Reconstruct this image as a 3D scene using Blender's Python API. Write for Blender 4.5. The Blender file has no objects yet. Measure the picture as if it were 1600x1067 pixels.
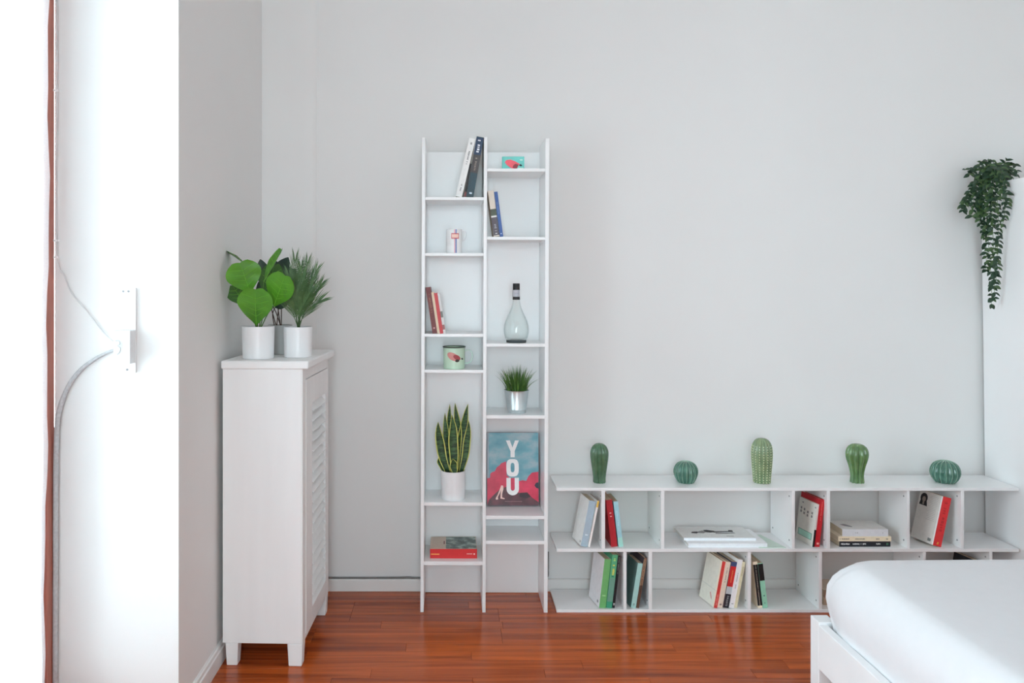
import bpy, bmesh, math, random
from mathutils import Vector, Matrix, Euler

R = random.Random(7)
SC = bpy.context.scene
COL = SC.collection
PI = math.pi

# ------------------------------------------------------------------ camera
F = 1222.0; CX = 705.0; CY = 446.0; CAMH = 1.338      # focal length and principal point in pixels of 1600x1067
cam_d = bpy.data.cameras.new('camera')
cam_d.sensor_width = 36; cam_d.lens = F / 1600 * 36
cam_d.shift_x = (800 - CX) / 1600; cam_d.shift_y = (CY - 533.5) / 1600
cam_d.clip_start = 0.02
cam = bpy.data.objects.new('camera', cam_d); COL.objects.link(cam)
cam.location = (0, 0, CAMH); cam.rotation_euler = (PI / 2, 0, 0)
SC.camera = cam

# ------------------------------------------------------------------ world, light, exposure
W = bpy.data.worlds.new('sky'); SC.world = W; W.use_nodes = True
bg = W.node_tree.nodes['Background']
bg.inputs['Color'].default_value = (0.765, 0.905, 1.0, 1)
bg.inputs['Strength'].default_value = 12.6
SC.view_settings.view_transform = 'Standard'
SC.view_settings.look = 'None'
SC.view_settings.gamma = 1
SC.view_settings.use_curve_mapping = False
SC.view_settings.exposure = 0.0
SC.cycles.max_bounces = 14
SC.cycles.diffuse_bounces = 8
SC.cycles.transparent_max_bounces = 16
SC.cycles.use_denoising = True
SC.cycles.sample_clamp_indirect = 8

def portal(name, loc, rot, sx, sy):
    d = bpy.data.lights.new(name, 'AREA'); d.shape = 'RECTANGLE'; d.size = sx; d.size_y = sy
    d.cycles.is_portal = True
    o = bpy.data.objects.new(name, d); COL.objects.link(o); o.location = loc; o.rotation_euler = rot
portal('daylight_garden_door', (-1.30, 1.66, 1.3), (0, -PI / 2, 0), 2.6, 1.42)
portal('daylight_side_window', (-1.30, -0.75, 1.45), (0, -PI / 2, 0), 2.3, 1.5)
portal('daylight_rear_window', (0.0, -2.1, 1.45), (PI / 2, 0, 0), 1.2, 2.3)

# ------------------------------------------------------------------ materials
def s2l(v):
    v /= 255.0
    return v / 12.92 if v <= 0.04045 else ((v + 0.055) / 1.055) ** 2.4
def rgb(r, g, b, k=1.0):
    return (min(1, s2l(r) * k), min(1, s2l(g) * k), min(1, s2l(b) * k), 1)

def nmat(name):
    m = bpy.data.materials.new(name); m.use_nodes = True
    nt = m.node_tree; b = nt.nodes['Principled BSDF']
    return m, nt, b
MC = {}
def M(name, col, rough=0.5, var=0.05, scale=20.0, metal=0.0, bump=0.0, spec=None, stretch=(1, 1, 1), coat=0.0):
    if name in MC: return MC[name]
    m, nt, b = nmat(name); N = nt.nodes; L = nt.links
    tc = N.new('ShaderNodeTexCoord'); mp = N.new('ShaderNodeMapping'); nz = N.new('ShaderNodeTexNoise')
    mp.inputs['Scale'].default_value = stretch
    nz.inputs['Scale'].default_value = scale; nz.inputs['Detail'].default_value = 4
    L.new(tc.outputs['Object'], mp.inputs['Vector']); L.new(mp.outputs['Vector'], nz.inputs['Vector'])
    cr = N.new('ShaderNodeValToRGB')
    cr.color_ramp.elements[0].position = 0.3; cr.color_ramp.elements[1].position = 0.7
    lo = tuple(c * (1 - var) for c in col[:3]) + (1,); hi = tuple(min(1, c * (1 + var)) for c in col[:3]) + (1,)
    cr.color_ramp.elements[0].color = lo; cr.color_ramp.elements[1].color = hi
    L.new(nz.outputs['Fac'], cr.inputs['Fac']); L.new(cr.outputs['Color'], b.inputs['Base Color'])
    b.inputs['Roughness'].default_value = rough; b.inputs['Metallic'].default_value = metal
    if spec is not None: b.inputs['Specular IOR Level'].default_value = spec
    if coat: b.inputs['Coat Weight'].default_value = coat; b.inputs['Coat Roughness'].default_value = 0.08
    if bump:
        bp = N.new('ShaderNodeBump'); bp.inputs['Strength'].default_value = bump; bp.inputs['Distance'].default_value = 0.01
        L.new(nz.outputs['Fac'], bp.inputs['Height']); L.new(bp.outputs['Normal'], b.inputs['Normal'])
    MC[name] = m
    return m
def C(r, g, b, rough=0.5, k=1.25):
    "plain print / cover colour seen as r,g,b in the photograph"
    return M('colour_%d_%d_%d' % (r, g, b), rgb(r, g, b, k), rough, 0.04, 60)

m_wall = M('wall_paint', (0.79, 0.787, 0.775, 1), 0.85, 0.012, 1.6, bump=0.02)
m_ceil = M('ceiling_paint', (0.90, 0.90, 0.895, 1), 0.9, 0.01, 2.0)
m_base = M('baseboard_paint', (0.80, 0.785, 0.765, 1), 0.5, 0.02, 8)
m_melamine = M('white_melamine', (0.89, 0.892, 0.893, 1), 0.28, 0.01, 5)
m_cabpaint = M('brushed_white_paint', (0.87, 0.87, 0.865, 1), 0.45, 0.035, 9, stretch=(1, 1, 0.12), bump=0.04)
m_bedpaint = M('bed_white_paint', (0.84, 0.845, 0.85, 1), 0.4, 0.02, 8)
m_sheet = M('white_cotton_sheet', (0.74, 0.74, 0.755, 1), 0.9, 0.01, 30, bump=0.03)
m_pages = M('page_edges', rgb(205, 190, 165), 0.85, 0.12, 240, stretch=(6, 0.3, 0.3))
m_pages_w = M('white_page_edges', rgb(225, 222, 215), 0.85, 0.08, 240, stretch=(6, 0.3, 0.3))
m_ceramic = M('white_glazed_pot', (0.85, 0.85, 0.86, 1), 0.3, 0.01, 8)
m_greypot = M('grey_pot', (0.42, 0.42, 0.41, 1), 0.45, 0.02, 8)
m_soil = M('potting_soil', (0.03, 0.022, 0.017, 1), 0.95, 0.4, 90, bump=0.4)
m_metal = M('galvanized_steel', (0.70, 0.78, 0.80, 1), 0.32, 0.08, 14, metal=0.9)
m_black = M('black_plastic', (0.012, 0.012, 0.014, 1), 0.4, 0.1, 30)
m_dark = M('dark_cable', (0.20, 0.19, 0.185, 1), 0.6, 0.1, 30)
m_fitting = M('white_plastic', (0.86, 0.86, 0.86, 1), 0.4, 0.01, 20)
m_greyplastic = M('grey_plastic', (0.52, 0.53, 0.54, 1), 0.5, 0.03, 20)
m_strap = M('grey_strap', (0.50, 0.51, 0.52, 1), 0.8, 0.12, 120)
m_screw = M('screw_cap_grey', (0.30, 0.31, 0.32, 1), 0.5, 0.05, 50)
m_woodframe = M('reddish_wood_frame', rgb(178, 112, 96), 0.45, 0.14, 14, stretch=(6, 6, 0.5), bump=0.05)
m_stem = M('green_stem', rgb(80, 120, 50), 0.5, 0.1, 30)
m_brownstem = M('brown_stem', rgb(70, 50, 42), 0.7, 0.15, 40)

def floor_mat():
    m, nt, b = nmat('jatoba_plank'); N = nt.nodes; L = nt.links
    tc = N.new('ShaderNodeTexCoord'); oi = N.new('ShaderNodeObjectInfo')
    add = N.new('ShaderNodeVectorMath'); add.operation = 'ADD'
    mul = N.new('ShaderNodeVectorMath'); mul.operation = 'SCALE'; mul.inputs['Scale'].default_value = 37.0
    cmb = N.new('ShaderNodeCombineXYZ')
    for k in 'XYZ': L.new(oi.outputs['Random'], cmb.inputs[k])
    L.new(cmb.outputs[0], mul.inputs[0]); L.new(tc.outputs['Object'], add.inputs[0]); L.new(mul.outputs[0], add.inputs[1])
    mp = N.new('ShaderNodeMapping'); mp.inputs['Scale'].default_value = (1.6, 34, 34)
    L.new(add.outputs[0], mp.inputs['Vector'])
    nz = N.new('ShaderNodeTexNoise'); nz.inputs['Scale'].default_value = 1.0; nz.inputs['Detail'].default_value = 6
    nz.inputs['Distortion'].default_value = 0.7
    L.new(mp.outputs[0], nz.inputs['Vector'])
    cr = N.new('ShaderNodeValToRGB'); e = cr.color_ramp.elements
    e[0].position = 0.25; e[0].color = (0.21, 0.036, 0.008, 1); e[1].position = 0.75; e[1].color = (0.66, 0.135, 0.024, 1)
    L.new(nz.outputs['Fac'], cr.inputs['Fac'])
    tone = N.new('ShaderNodeValToRGB'); t = tone.color_ramp.elements
    t[0].position = 0.0; t[0].color = (0.82, 0.76, 0.80, 1); t[1].position = 1.0; t[1].color = (1.15, 1.18, 1.1, 1)
    L.new(oi.outputs['Random'], tone.inputs['Fac'])
    mx = N.new('ShaderNodeMix'); mx.data_type = 'RGBA'; mx.blend_type = 'MULTIPLY'; mx.inputs['Factor'].default_value = 1
    L.new(cr.outputs['Color'], mx.inputs['A']); L.new(tone.outputs['Color'], mx.inputs['B'])
    L.new(mx.outputs['Result'], b.inputs['Base Color'])
    b.inputs['Roughness'].default_value = 0.19
    b.inputs['Specular IOR Level'].default_value = 0.38
    bp = N.new('ShaderNodeBump'); bp.inputs['Strength'].default_value = 0.05; bp.inputs['Distance'].default_value = 0.004
    L.new(nz.outputs['Fac'], bp.inputs['Height']); L.new(bp.outputs['Normal'], b.inputs['Normal'])
    return m
m_plank = floor_mat()

def curtain_mat():
    m, nt, b = nmat('sheer_white_voile'); N = nt.nodes; L = nt.links
    N.remove(b); out = N['Material Output']
    tr = N.new('ShaderNodeBsdfTransparent'); tl = N.new('ShaderNodeBsdfTranslucent'); df = N.new('ShaderNodeBsdfDiffuse')
    for q in (tl, df): q.inputs['Color'].default_value = (0.92, 0.93, 0.94, 1)
    tc = N.new('ShaderNodeTexCoord'); nz = N.new('ShaderNodeTexNoise'); nz.inputs['Scale'].default_value = 400
    L.new(tc.outputs['Object'], nz.inputs['Vector'])
    mr = N.new('ShaderNodeMapRange'); mr.inputs['To Min'].default_value = 0.38; mr.inputs['To Max'].default_value = 0.52
    L.new(nz.outputs['Fac'], mr.inputs['Value'])
    m1 = N.new('ShaderNodeMixShader'); m1.inputs[0].default_value = 0.3
    L.new(tl.outputs[0], m1.inputs[1]); L.new(df.outputs[0], m1.inputs[2])
    m2 = N.new('ShaderNodeMixShader'); L.new(mr.outputs[0], m2.inputs[0])
    L.new(tr.outputs[0], m2.inputs[1]); L.new(m1.outputs[0], m2.inputs[2])
    L.new(m2.outputs[0], out.inputs['Surface'])
    return m
m_curtain = curtain_mat()

def pane_mat():
    m, nt, b = nmat('window_glass'); N = nt.nodes; L = nt.links
    N.remove(b); out = N['Material Output']
    tr = N.new('ShaderNodeBsdfTransparent'); gl = N.new('ShaderNodeBsdfGlossy'); gl.inputs['Roughness'].default_value = 0.02
    tr.inputs['Color'].default_value = (0.97, 0.99, 0.98, 1)
    fr = N.new('ShaderNodeFresnel'); fr.inputs['IOR'].default_value = 1.45
    mx = N.new('ShaderNodeMixShader'); L.new(fr.outputs[0], mx.inputs[0]); L.new(tr.outputs[0], mx.inputs[1]); L.new(gl.outputs[0], mx.inputs[2])
    L.new(mx.outputs[0], out.inputs['Surface'])
    return m
m_pane = pane_mat()
def bottle_mat():
    m, nt, b = nmat('clear_bottle_glass'); N = nt.nodes; L = nt.links
    N.remove(b); out = N['Material Output']
    tr = N.new('ShaderNodeBsdfTransparent'); tr.inputs['Color'].default_value = (0.985, 0.997, 0.993, 1)
    gl = N.new('ShaderNodeBsdfGlossy'); gl.inputs['Roughness'].default_value = 0.04
    gs = N.new('ShaderNodeBsdfTransparent'); gs.inputs['Color'].default_value = (0.76, 0.80, 0.80, 1)
    lw = N.new('ShaderNodeLayerWeight'); lw.inputs['Blend'].default_value = 0.5
    pw = N.new('ShaderNodeMath'); pw.operation = 'POWER'; pw.inputs[1].default_value = 3.5
    L.new(lw.outputs['Facing'], pw.inputs[0])
    m0 = N.new('ShaderNodeMixShader'); L.new(pw.outputs[0], m0.inputs[0]); L.new(tr.outputs[0], m0.inputs[1]); L.new(gs.outputs[0], m0.inputs[2])
    sc = N.new('ShaderNodeMath'); sc.operation = 'MULTIPLY_ADD'; sc.inputs[1].default_value = 0.35; sc.inputs[2].default_value = 0.035
    L.new(pw.outputs[0], sc.inputs[0])
    mx = N.new('ShaderNodeMixShader'); L.new(sc.outputs[0], mx.inputs[0]); L.new(m0.outputs[0], mx.inputs[1]); L.new(gl.outputs[0], mx.inputs[2])
    L.new(mx.outputs[0], out.inputs['Surface'])
    return m
m_bottle = bottle_mat()

def leaf_mat(name, c1, c2, rough=0.4, scale=12, trans=0.15):
    m = M(name, c1, rough, 0.0, scale)
    nt = m.node_tree
    for n in nt.nodes:
        if n.type == 'VALTORGB':
            n.color_ramp.elements[0].color = c1; n.color_ramp.elements[1].color = c2
    return m
m_fig = leaf_mat('fig_leaf', rgb(62, 122, 24), rgb(98, 166, 46), 0.35, 9)
m_figback = leaf_mat('fig_leaf_dark', rgb(58, 98, 42), rgb(75, 118, 50), 0.5, 9)  # darker, duller green for the curled and rear leaves
m_vein = M('leaf_vein', rgb(118, 186, 58, 1.1), 0.5)
m_darkleaf = leaf_mat('dark_leaf', rgb(28, 52, 44), rgb(58, 78, 62), 0.5, 18)
m_palm = leaf_mat('palm_leaf', rgb(54, 88, 52), rgb(98, 132, 80), 0.55, 30)
m_grass = leaf_mat('grass_blade', rgb(40, 82, 34), rgb(106, 148, 66), 0.5, 40)
m_snakeedge = M('snake_leaf_margin', rgb(198, 198, 104, 1.1), 0.45, 0.08, 30)
m_ivy = leaf_mat('trailing_leaf', rgb(30, 56, 40), rgb(60, 90, 62), 0.45, 30)
m_ivy2 = leaf_mat('trailing_leaf_light', rgb(58, 88, 50), rgb(92, 118, 74), 0.45, 30)
m_spine_white = M('cream_glaze', rgb(226, 228, 190, 1.1), 0.3)

def snake_mat():
    m, nt, b = nmat('snake_leaf_banded'); N = nt.nodes; L = nt.links
    tc = N.new('ShaderNodeTexCoord'); mp = N.new('ShaderNodeMapping'); mp.inputs['Scale'].default_value = (40, 40, 190)
    nz = N.new('ShaderNodeTexNoise'); nz.inputs['Scale'].default_value = 1; nz.inputs['Detail'].default_value = 3
    cr = N.new('ShaderNodeValToRGB'); e = cr.color_ramp.elements
    e[0].position = 0.38; e[0].color = rgb(30, 54, 34); e[1].position = 0.62; e[1].color = rgb(68, 104, 60)
    L.new(tc.outputs['Object'], mp.inputs[0]); L.new(mp.outputs[0], nz.inputs['Vector']); L.new(nz.outputs['Fac'], cr.inputs['Fac'])
    L.new(cr.outputs['Color'], b.inputs['Base Color']); b.inputs['Roughness'].default_value = 0.45
    return m
m_snake = snake_mat()

def photo_mat(name, cols, scale, stretch=(1, 1, 1)):
    "mottled print: noise through a colour ramp"
    m, nt, b = nmat(name); N = nt.nodes; L = nt.links
    tc = N.new('ShaderNodeTexCoord'); mp = N.new('ShaderNodeMapping'); mp.inputs['Scale'].default_value = stretch
    nz = N.new('ShaderNodeTexNoise'); nz.inputs['Scale'].default_value = scale; nz.inputs['Detail'].default_value = 5
    cr = N.new('ShaderNodeValToRGB'); e = cr.color_ramp.elements
    e[0].position = cols[0][0]; e[0].color = cols[0][1]; e[1].position = cols[-1][0]; e[1].color = cols[-1][1]
    for p, c in cols[1:-1]:
        q = e.new(p); q.color = c
    L.new(tc.outputs['Object'], mp.inputs[0]); L.new(mp.outputs[0], nz.inputs['Vector']); L.new(nz.outputs['Fac'], cr.inputs['Fac'])
    L.new(cr.outputs['Color'], b.inputs['Base Color']); b.inputs['Roughness'].default_value = 0.35
    return m

# ------------------------------------------------------------------ mesh helpers
def P(px, py, Y):
    return Vector(((px - CX) / F * Y, Y, CAMH - (py - CY) / F * Y))
def X(px, Y): return (px - CX) / F * Y
def Z(py, Y): return CAMH - (py - CY) / F * Y

class MB:
    def __init__(s): s.v = []; s.f = []; s.m = []
    def add(s, vs, fs, mi=0):
        o = len(s.v); s.v += [tuple(v) for v in vs]
        for f in fs: s.f.append([i + o for i in f]); s.m.append(mi)
    def box(s, x0, x1, y0, y1, z0, z1, mi=0, T=None):
        vs = [(x, y, z) for z in (z0, z1) for y in (y0, y1) for x in (x0, x1)]
        if T is not None: vs = [tuple(T @ Vector(v)) for v in vs]
        s.add(vs, [(0, 2, 3, 1), (4, 5, 7, 6), (0, 1, 5, 4), (2, 6, 7, 3), (0, 4, 6, 2), (1, 3, 7, 5)], mi)
    def tube(s, pts, r, n=8, mi=0, cap=True):
        pts = [Vector(p) for p in pts]; rs = r if isinstance(r, (list, tuple)) else [r] * len(pts)
        rings = []; prev = None
        for i, p in enumerate(pts):
            t = (pts[min(i + 1, len(pts) - 1)] - pts[max(i - 1, 0)]).normalized()
            if prev is None:
                a = Vector((0, 0, 1)) if abs(t.z) < 0.9 else Vector((1, 0, 0))
                u = t.cross(a).normalized()
            else:
                u = (prev - t * prev.dot(t)).normalized()
            prev = u; w = t.cross(u)
            rings.append([p + (u * math.cos(2 * PI * k / n) + w * math.sin(2 * PI * k / n)) * rs[i] for k in range(n)])
        o = len(s.v)
        for rg in rings: s.v += [tuple(q) for q in rg]
        for i in range(len(rings) - 1):
            for k in range(n):
                a = o + i * n + k; b = o + i * n + (k + 1) % n
                s.f.append([a, b, b + n, a + n]); s.m.append(mi)
        if cap:
            s.f.append([o + k for k in range(n)][::-1]); s.m.append(mi)
            e = o + (len(rings) - 1) * n
            s.f.append([e + k for k in range(n)]); s.m.append(mi)
    def lathe(s, prof, n=40, c=(0, 0, 0), mi=0, mod=None, closed=False):
        o = len(s.v); k0 = len(prof)
        for (r, z) in prof:
            for k in range(n):
                a = 2 * PI * k / n
                rr = r * (mod(a, z) if mod else 1)
                s.v.append((c[0] + rr * math.cos(a), c[1] + rr * math.sin(a), c[2] + z))
        rng = range(k0) if closed else range(k0 - 1)
        for i in rng:
            j = (i + 1) % k0
            for k in range(n):
                a = o + i * n + k; b = o + i * n + (k + 1) % n
                s.f.append([a, b, o + j * n + (k + 1) % n, o + j * n + k]); s.m.append(mi)
        if not closed:
            s.f.append([o + k for k in range(n)][::-1]); s.m.append(mi)
            e = o + (k0 - 1) * n
            s.f.append([e + k for k in range(n)]); s.m.append(mi)
    def prism(s, poly, axis, a0, a1, mi=0):
        "polygon in the two other axes, extruded along axis ('x': poly=(y,z), 'y': (x,z), 'z': (x,y))"
        n = len(poly)
        def mk(p, a):
            return {'x': (a, p[0], p[1]), 'y': (p[0], a, p[1]), 'z': (p[0], p[1], a)}[axis]
        vs = [mk(p, a0) for p in poly] + [mk(p, a1) for p in poly]
        fs = [list(range(n)), list(range(n, 2 * n))[::-1]] + [[i, (i + 1) % n, n + (i + 1) % n, n + i] for i in range(n)]
        s.add(vs, fs, mi)
    def build(s, name, mats, parent=None, smooth=False, bevel=0, fix=True, seg=2):
        me = bpy.data.meshes.new(name); me.from_pydata(s.v, [], s.f)
        mats = mats if isinstance(mats, (list, tuple)) else [mats]
        for m in mats: me.materials.append(m)
        me.polygons.foreach_set('material_index', s.m)
        if fix:
            bm = bmesh.new(); bm.from_mesh(me); bmesh.ops.recalc_face_normals(bm, faces=bm.faces); bm.to_mesh(me); bm.free()
        if smooth:
            me.polygons.foreach_set('use_smooth', [True] * len(me.polygons))
            if smooth == 'angle' and hasattr(me, 'set_sharp_from_angle'): me.set_sharp_from_angle(angle=math.radians(40))
        me.update()
        o = bpy.data.objects.new(name, me); COL.objects.link(o)
        if parent: o.parent = parent
        if bevel:
            md = o.modifiers.new('bevel', 'BEVEL'); md.width = bevel; md.segments = seg; md.limit_method = 'ANGLE'; md.harden_normals = False
        return o
def BX(name, mat, parent, x0, x1, y0, y1, z0, z1, bevel=0.0008):
    b = MB(); b.box(x0, x1, y0, y1, z0, z1); return b.build(name, mat, parent, bevel=bevel)
def tag(o, label, cat, group=None, kind=None):
    if label: o['label'] = label
    if cat: o['category'] = cat
    if group: o['group'] = group
    if kind: o['kind'] = kind
    return o
def thing(name, label, cat, loc=(0, 0, 0), rot=(0, 0, 0), group=None):
    o = bpy.data.objects.new(name, None); COL.objects.link(o); o.empty_display_size = 0.05
    o.location = loc; o.rotation_euler = rot
    return tag(o, label, cat, group)
def struct(o): o['kind'] = 'structure'; return o
def smoothpath(pts, n=6):
    pts = [Vector(p) for p in pts]; out = []
    for i in range(len(pts) - 1):
        p0 = pts[max(i - 1, 0)]; p1 = pts[i]; p2 = pts[i + 1]; p3 = pts[min(i + 2, len(pts) - 1)]
        for k in range(n):
            t = k / n
            out.append(0.5 * ((2 * p1) + (p2 - p0) * t + (2 * p0 - 5 * p1 + 4 * p2 - p3) * t * t + (3 * p1 - p0 - 3 * p2 + p3) * t ** 3))
    out.append(pts[-1]); return out

# ================================================================== THE ROOM
XL, XR, YB, YF, ZC = -0.825, 3.80, 3.435, -2.0, 3.2      # left wall, right wall, back wall, wall behind the camera, ceiling
REV = 2.367; XO = -1.2                                     # reveal of the garden door, outer plane
# floor
PY0 = 1.2
b = MB(); b.box(XL - 0.4, XR + 0.1, PY0, YB + 0.1, -0.08, -0.0125); b.box(XL - 0.4, XR + 0.1, YF - 0.1, PY0, -0.08, 0.0)
b.box(XL - 0.4, XL - 0.001, PY0, REV, -0.0125, 0.0)
floor = struct(b.build('floor', m_plank))
lens = [0.48, 0.60, 0.72, 0.85, 0.99]; wpl = 0.0640
meshes = {}
def plank_mesh(l):
    k = round(l, 3)
    if k not in meshes:
        b = MB(); e = 0.0004; c = 0.0007; w = wpl
        vs = [(e, e, -0.0125), (l - e, e, -0.0125), (l - e, w - e, -0.0125), (e, w - e, -0.0125),
              (e, e, -c), (l - e, e, -c), (l - e, w - e, -c), (e, w - e, -c),
              (e + c, e + c, 0), (l - e - c, e + c, 0), (l - e - c, w - e - c, 0), (e + c, w - e - c, 0)]
        fs = [(3, 2, 1, 0), (8, 9, 10, 11)]
        for q in (0, 4):
            fs += [(q + i, q + (i + 1) % 4, q + 4 + (i + 1) % 4, q + 4 + i) for i in range(4)]
        b.add(vs, fs)
        o = b.build('plank', m_plank); meshes[k] = o.data; bpy.data.objects.remove(o)
    return meshes[k]
y = YB - wpl; RP = random.Random(5)
while y > PY0 - 0.03:
    x = XL - 0.002 - RP.uniform(0, 0.0)
    first = True
    while x < XR - 0.02:
        l = RP.choice(lens)
        if first: l = RP.choice([0.3, 0.42, 0.55, 0.66]); first = False
        if x + l > XR - 0.12: l = round(XR - x, 3)
        o = bpy.data.objects.new('plank', plank_mesh(l)); COL.objects.link(o); o.parent = floor; o.location = (x, y, 0)
        x += l
    y -= wpl
# back wall with its shallow pilaster
b = MB(); b.box(XL - 0.4, XR + 0.1, YB, YB + 0.1, -0.01, ZC)
b.prism([(XL - 0.01, YB + 0.01), (XL - 0.01, YB - 0.025), (-0.70, YB - 0.025), (-0.66, YB - 0.0235), (-0.63, YB - 0.020), (-0.61, YB - 0.015), (-0.595, YB - 0.008), (-0.584, YB + 0.01)], 'z', -0.005, ZC)
struct(b.build('wall_back', m_wall, smooth='angle'))
# left wall: two openings
def wall_boxes(b, x0, x1, segs, y0, y1):
    cur = y0
    for (a, c, z0, z1) in segs:
        b.box(x0, x1, cur, a, -0.01, ZC)
        if z0 > 0: b.box(x0, x1, a, c, -0.01, z0)
        b.box(x0, x1, a, c, z1, ZC); cur = c
    b.box(x0, x1, cur, y1, -0.01, ZC)
b = MB(); wall_boxes(b, XO, XL, [(-1.5, 0.0, 0.3, 2.6), (0.95, REV, 0.0, 2.6)], YF - 0.1, YB + 0.1)
struct(b.build('wall_left', m_wall))
b = MB(); b.box(XR, XR + 0.1, YF - 0.1, YB + 0.1, -0.01, ZC); struct(b.build('wall_right', m_wall))
b = MB()
b.box(XL, -0.6, YF - 0.1, YF, -0.01, ZC); b.box(0.6, XR, YF - 0.1, YF, -0.01, ZC); b.box(-0.6, 0.6, YF - 0.1, YF, 2.6, ZC); b.box(-0.6, 0.6, YF - 0.1, YF, -0.01, 0.3)
struct(b.build('wall_front', m_wall))
b = MB(); b.box(XL - 0.4, XR + 0.1, YF - 0.1, YB + 0.1, ZC, ZC + 0.1); struct(b.build('ceiling', m_ceil))
# baseboards
bh = 0.052
b = MB(); b.prism([(YB, 0.0), (YB - 0.013, 0.0), (YB - 0.013, bh - 0.004), (YB - 0.009, bh), (YB, bh)], 'x', -0.584, 2.30)
struct(b.build('baseboard_back', m_base))
b = MB(); b.prism([(XL, 0.0), (XL + 0.015, 0.0), (XL + 0.015, 0.052), (XL + 0.011, 0.056), (XL + 0.010, 0.066), (XL + 0.006, 0.070), (XL, 0.070)], 'y', REV, YB - 0.025)
struct(b.build('baseboard_left', m_base))
# garden door with wooden frame in the opening
d = struct(bpy.data.objects.new('door_1', None)); COL.objects.link(d)
BX('door_jamb', m_woodframe, d, XO - 0.06, XO, REV - 0.046, REV - 0.0005, 0.0, 2.6, 0.002)
BX('door_jamb', m_woodframe, d, XO - 0.06, XO, 0.95, 0.996, 0.0, 2.6, 0.002)
BX('door_head', m_woodframe, d, XO - 0.06, XO, 0.998, REV - 0.048, 2.53, 2.6, 0.002)
for (a, c) in ((1.0, 1.655), (1.662, REV - 0.05)):
    b = MB(); b.box(XO - 0.05, XO - 0.012, a, a + 0.06, 0.01, 2.52); b.box(XO - 0.05, XO - 0.012, c - 0.06, c, 0.01, 2.52)
    b.box(XO - 0.05, XO - 0.012, a + 0.06, c - 0.06, 0.01, 0.16); b.box(XO - 0.05, XO - 0.012, a + 0.06, c - 0.06, 2.44, 2.52)
    s = b.build('door_sash', m_woodframe, d)
    BX('pane', m_pane, s, XO - 0.034, XO - 0.030, a + 0.058, c - 0.058, 0.158, 2.442, 0)
for nm, (x0, x1, y0, y1) in (('window_1', (XO, XO + 0.06, -1.5, 0.0)), ('window_2', (-0.6, 0.6, YF - 0.08, YF - 0.03))):
    b = MB()
    if nm == 'window_1':
        for a in (y0, (y0 + y1) / 2 - 0.03, y1 - 0.06): b.box(x0, x1, a, a + 0.06, 0.3, 2.6)
        b.box(x0, x1, y0, y1, 0.3, 0.36); b.box(x0, x1, y0, y1, 2.54, 2.6)
    else:
        for a in (x0, (x0 + x1) / 2 - 0.03, x1 - 0.06): b.box(a, a + 0.06, y0, y1, 0.3, 2.6)
        b.box(x0, x1, y0, y1, 0.3, 0.36); b.box(x0, x1, y0, y1, 2.54, 2.6)
    w = struct(b.build(nm, m_woodframe))
    if nm == 'window_1': BX('pane', m_pane, w, x0 + 0.028, x0 + 0.032, y0, y1, 0.33, 2.57, 0)
    else: BX('pane', m_pane, w, x0, x1, y0 + 0.02, y0 + 0.024, 0.33, 2.57, 0)

# balcony floor outside the garden door
bb = MB(); bb.box(-2.6, XO - 0.07, -0.4, 3.6, -0.12, -0.03); struct(bb.build('trim_1', m_greyplastic))

# sheer curtain over the garden door
b = MB(); n = 150; y0, y1 = 0.92, 2.252; zs = [0.015 + i * (2.585 / 30) for i in range(31)]
for zz in zs:
    for k in range(n + 1):
        u = k / n; yy = y0 + (y1 - y0) * u
        edge = (0.006 * math.sin(zz * 9) + 0.004 * math.sin(zz * 23 + 1)) * (u ** 6)
        b.v.append((-1.158 + 0.020 * math.sin(u * 62) * (0.7 + 0.3 * math.sin(zz * 1.3 + u * 9)) + 0.006 * math.sin(u * 150 + zz), yy + edge, zz))
for i in range(30):
    for k in range(n):
        a = i * (n + 1) + k; b.f.append([a, a + 1, a + n + 2, a + n + 1]); b.m.append(0)
cu = b.build('sheer_curtain', m_curtain, smooth=True, fix=False)
tag(cu, 'sheer white curtain hanging over the bright garden door at the left edge', 'curtain')

# ================================================================== TALL BOOKCASE
YT = 3.2; YTB = 3.405                                     # front plane and back of the shelves
tx0 = X(656.7, YT); tx3 = X(855.6, YT); txm = (tx0 + tx3) / 2
tall = thing('tall_bookcase', 'tall narrow white bookcase with two staggered columns of shelves', 'bookcase', (txm, 0, 0), (0, 0.0036, 0))
ztop = Z(215, YT)
pan = [(656.7, 662.0), (753.5, 758.7), (849.8, 855.6)]
px_ = [(X(a, YT) - txm, X(c, YT) - txm) for a, c in pan]
BX('side_panel', m_melamine, tall, px_[0][0], px_[0][1], YT, YTB + 0.006, 0, ztop)
BX('divider_panel', m_melamine, tall, px_[1][0], px_[1][1], YT, YTB - 0.0005, 0, ztop + 0.003)
BX('side_panel', m_melamine, tall, px_[2][0], px_[2][1], YT, YTB + 0.006, 0, ztop - 0.002)
BX('back_panel', m_melamine, tall, px_[0][1] + 0.0005, px_[2][0] - 0.0005, YTB, YTB + 0.006, 0.002, Z(238, YTB), 0)
SHL = [(308.0, 312.6), (395.5, 400.0), (521.7, 526.6), (578.0, 582.8), (785.2, 790.6), (877.6, 883.4)]
SHR = [(263.0, 267.6), (369.8, 374.4), (536.6, 541.6), (648.6, 654.0), (805.8, 811.0), (844.8, 850.4)]
zL = [Z(a, YT) for a, c in SHL]; zR = [Z(a, YT) for a, c in SHR]
def lean(z): return 0.0036 * z                             # sideways shift of the leaning bookcase at height z
for a, c in SHL: BX('shelf', m_melamine, tall, px_[0][1] + 0.0003, px_[1][0] - 0.0003, YT + 0.001, YTB - 0.0005, Z(c, YT), Z(a, YT))
for a, c in SHR: BX('shelf', m_melamine, tall, px_[1][1] + 0.0003, px_[2][0] - 0.0003, YT + 0.001, YTB - 0.0005, Z(c, YT), Z(a, YT))

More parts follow.
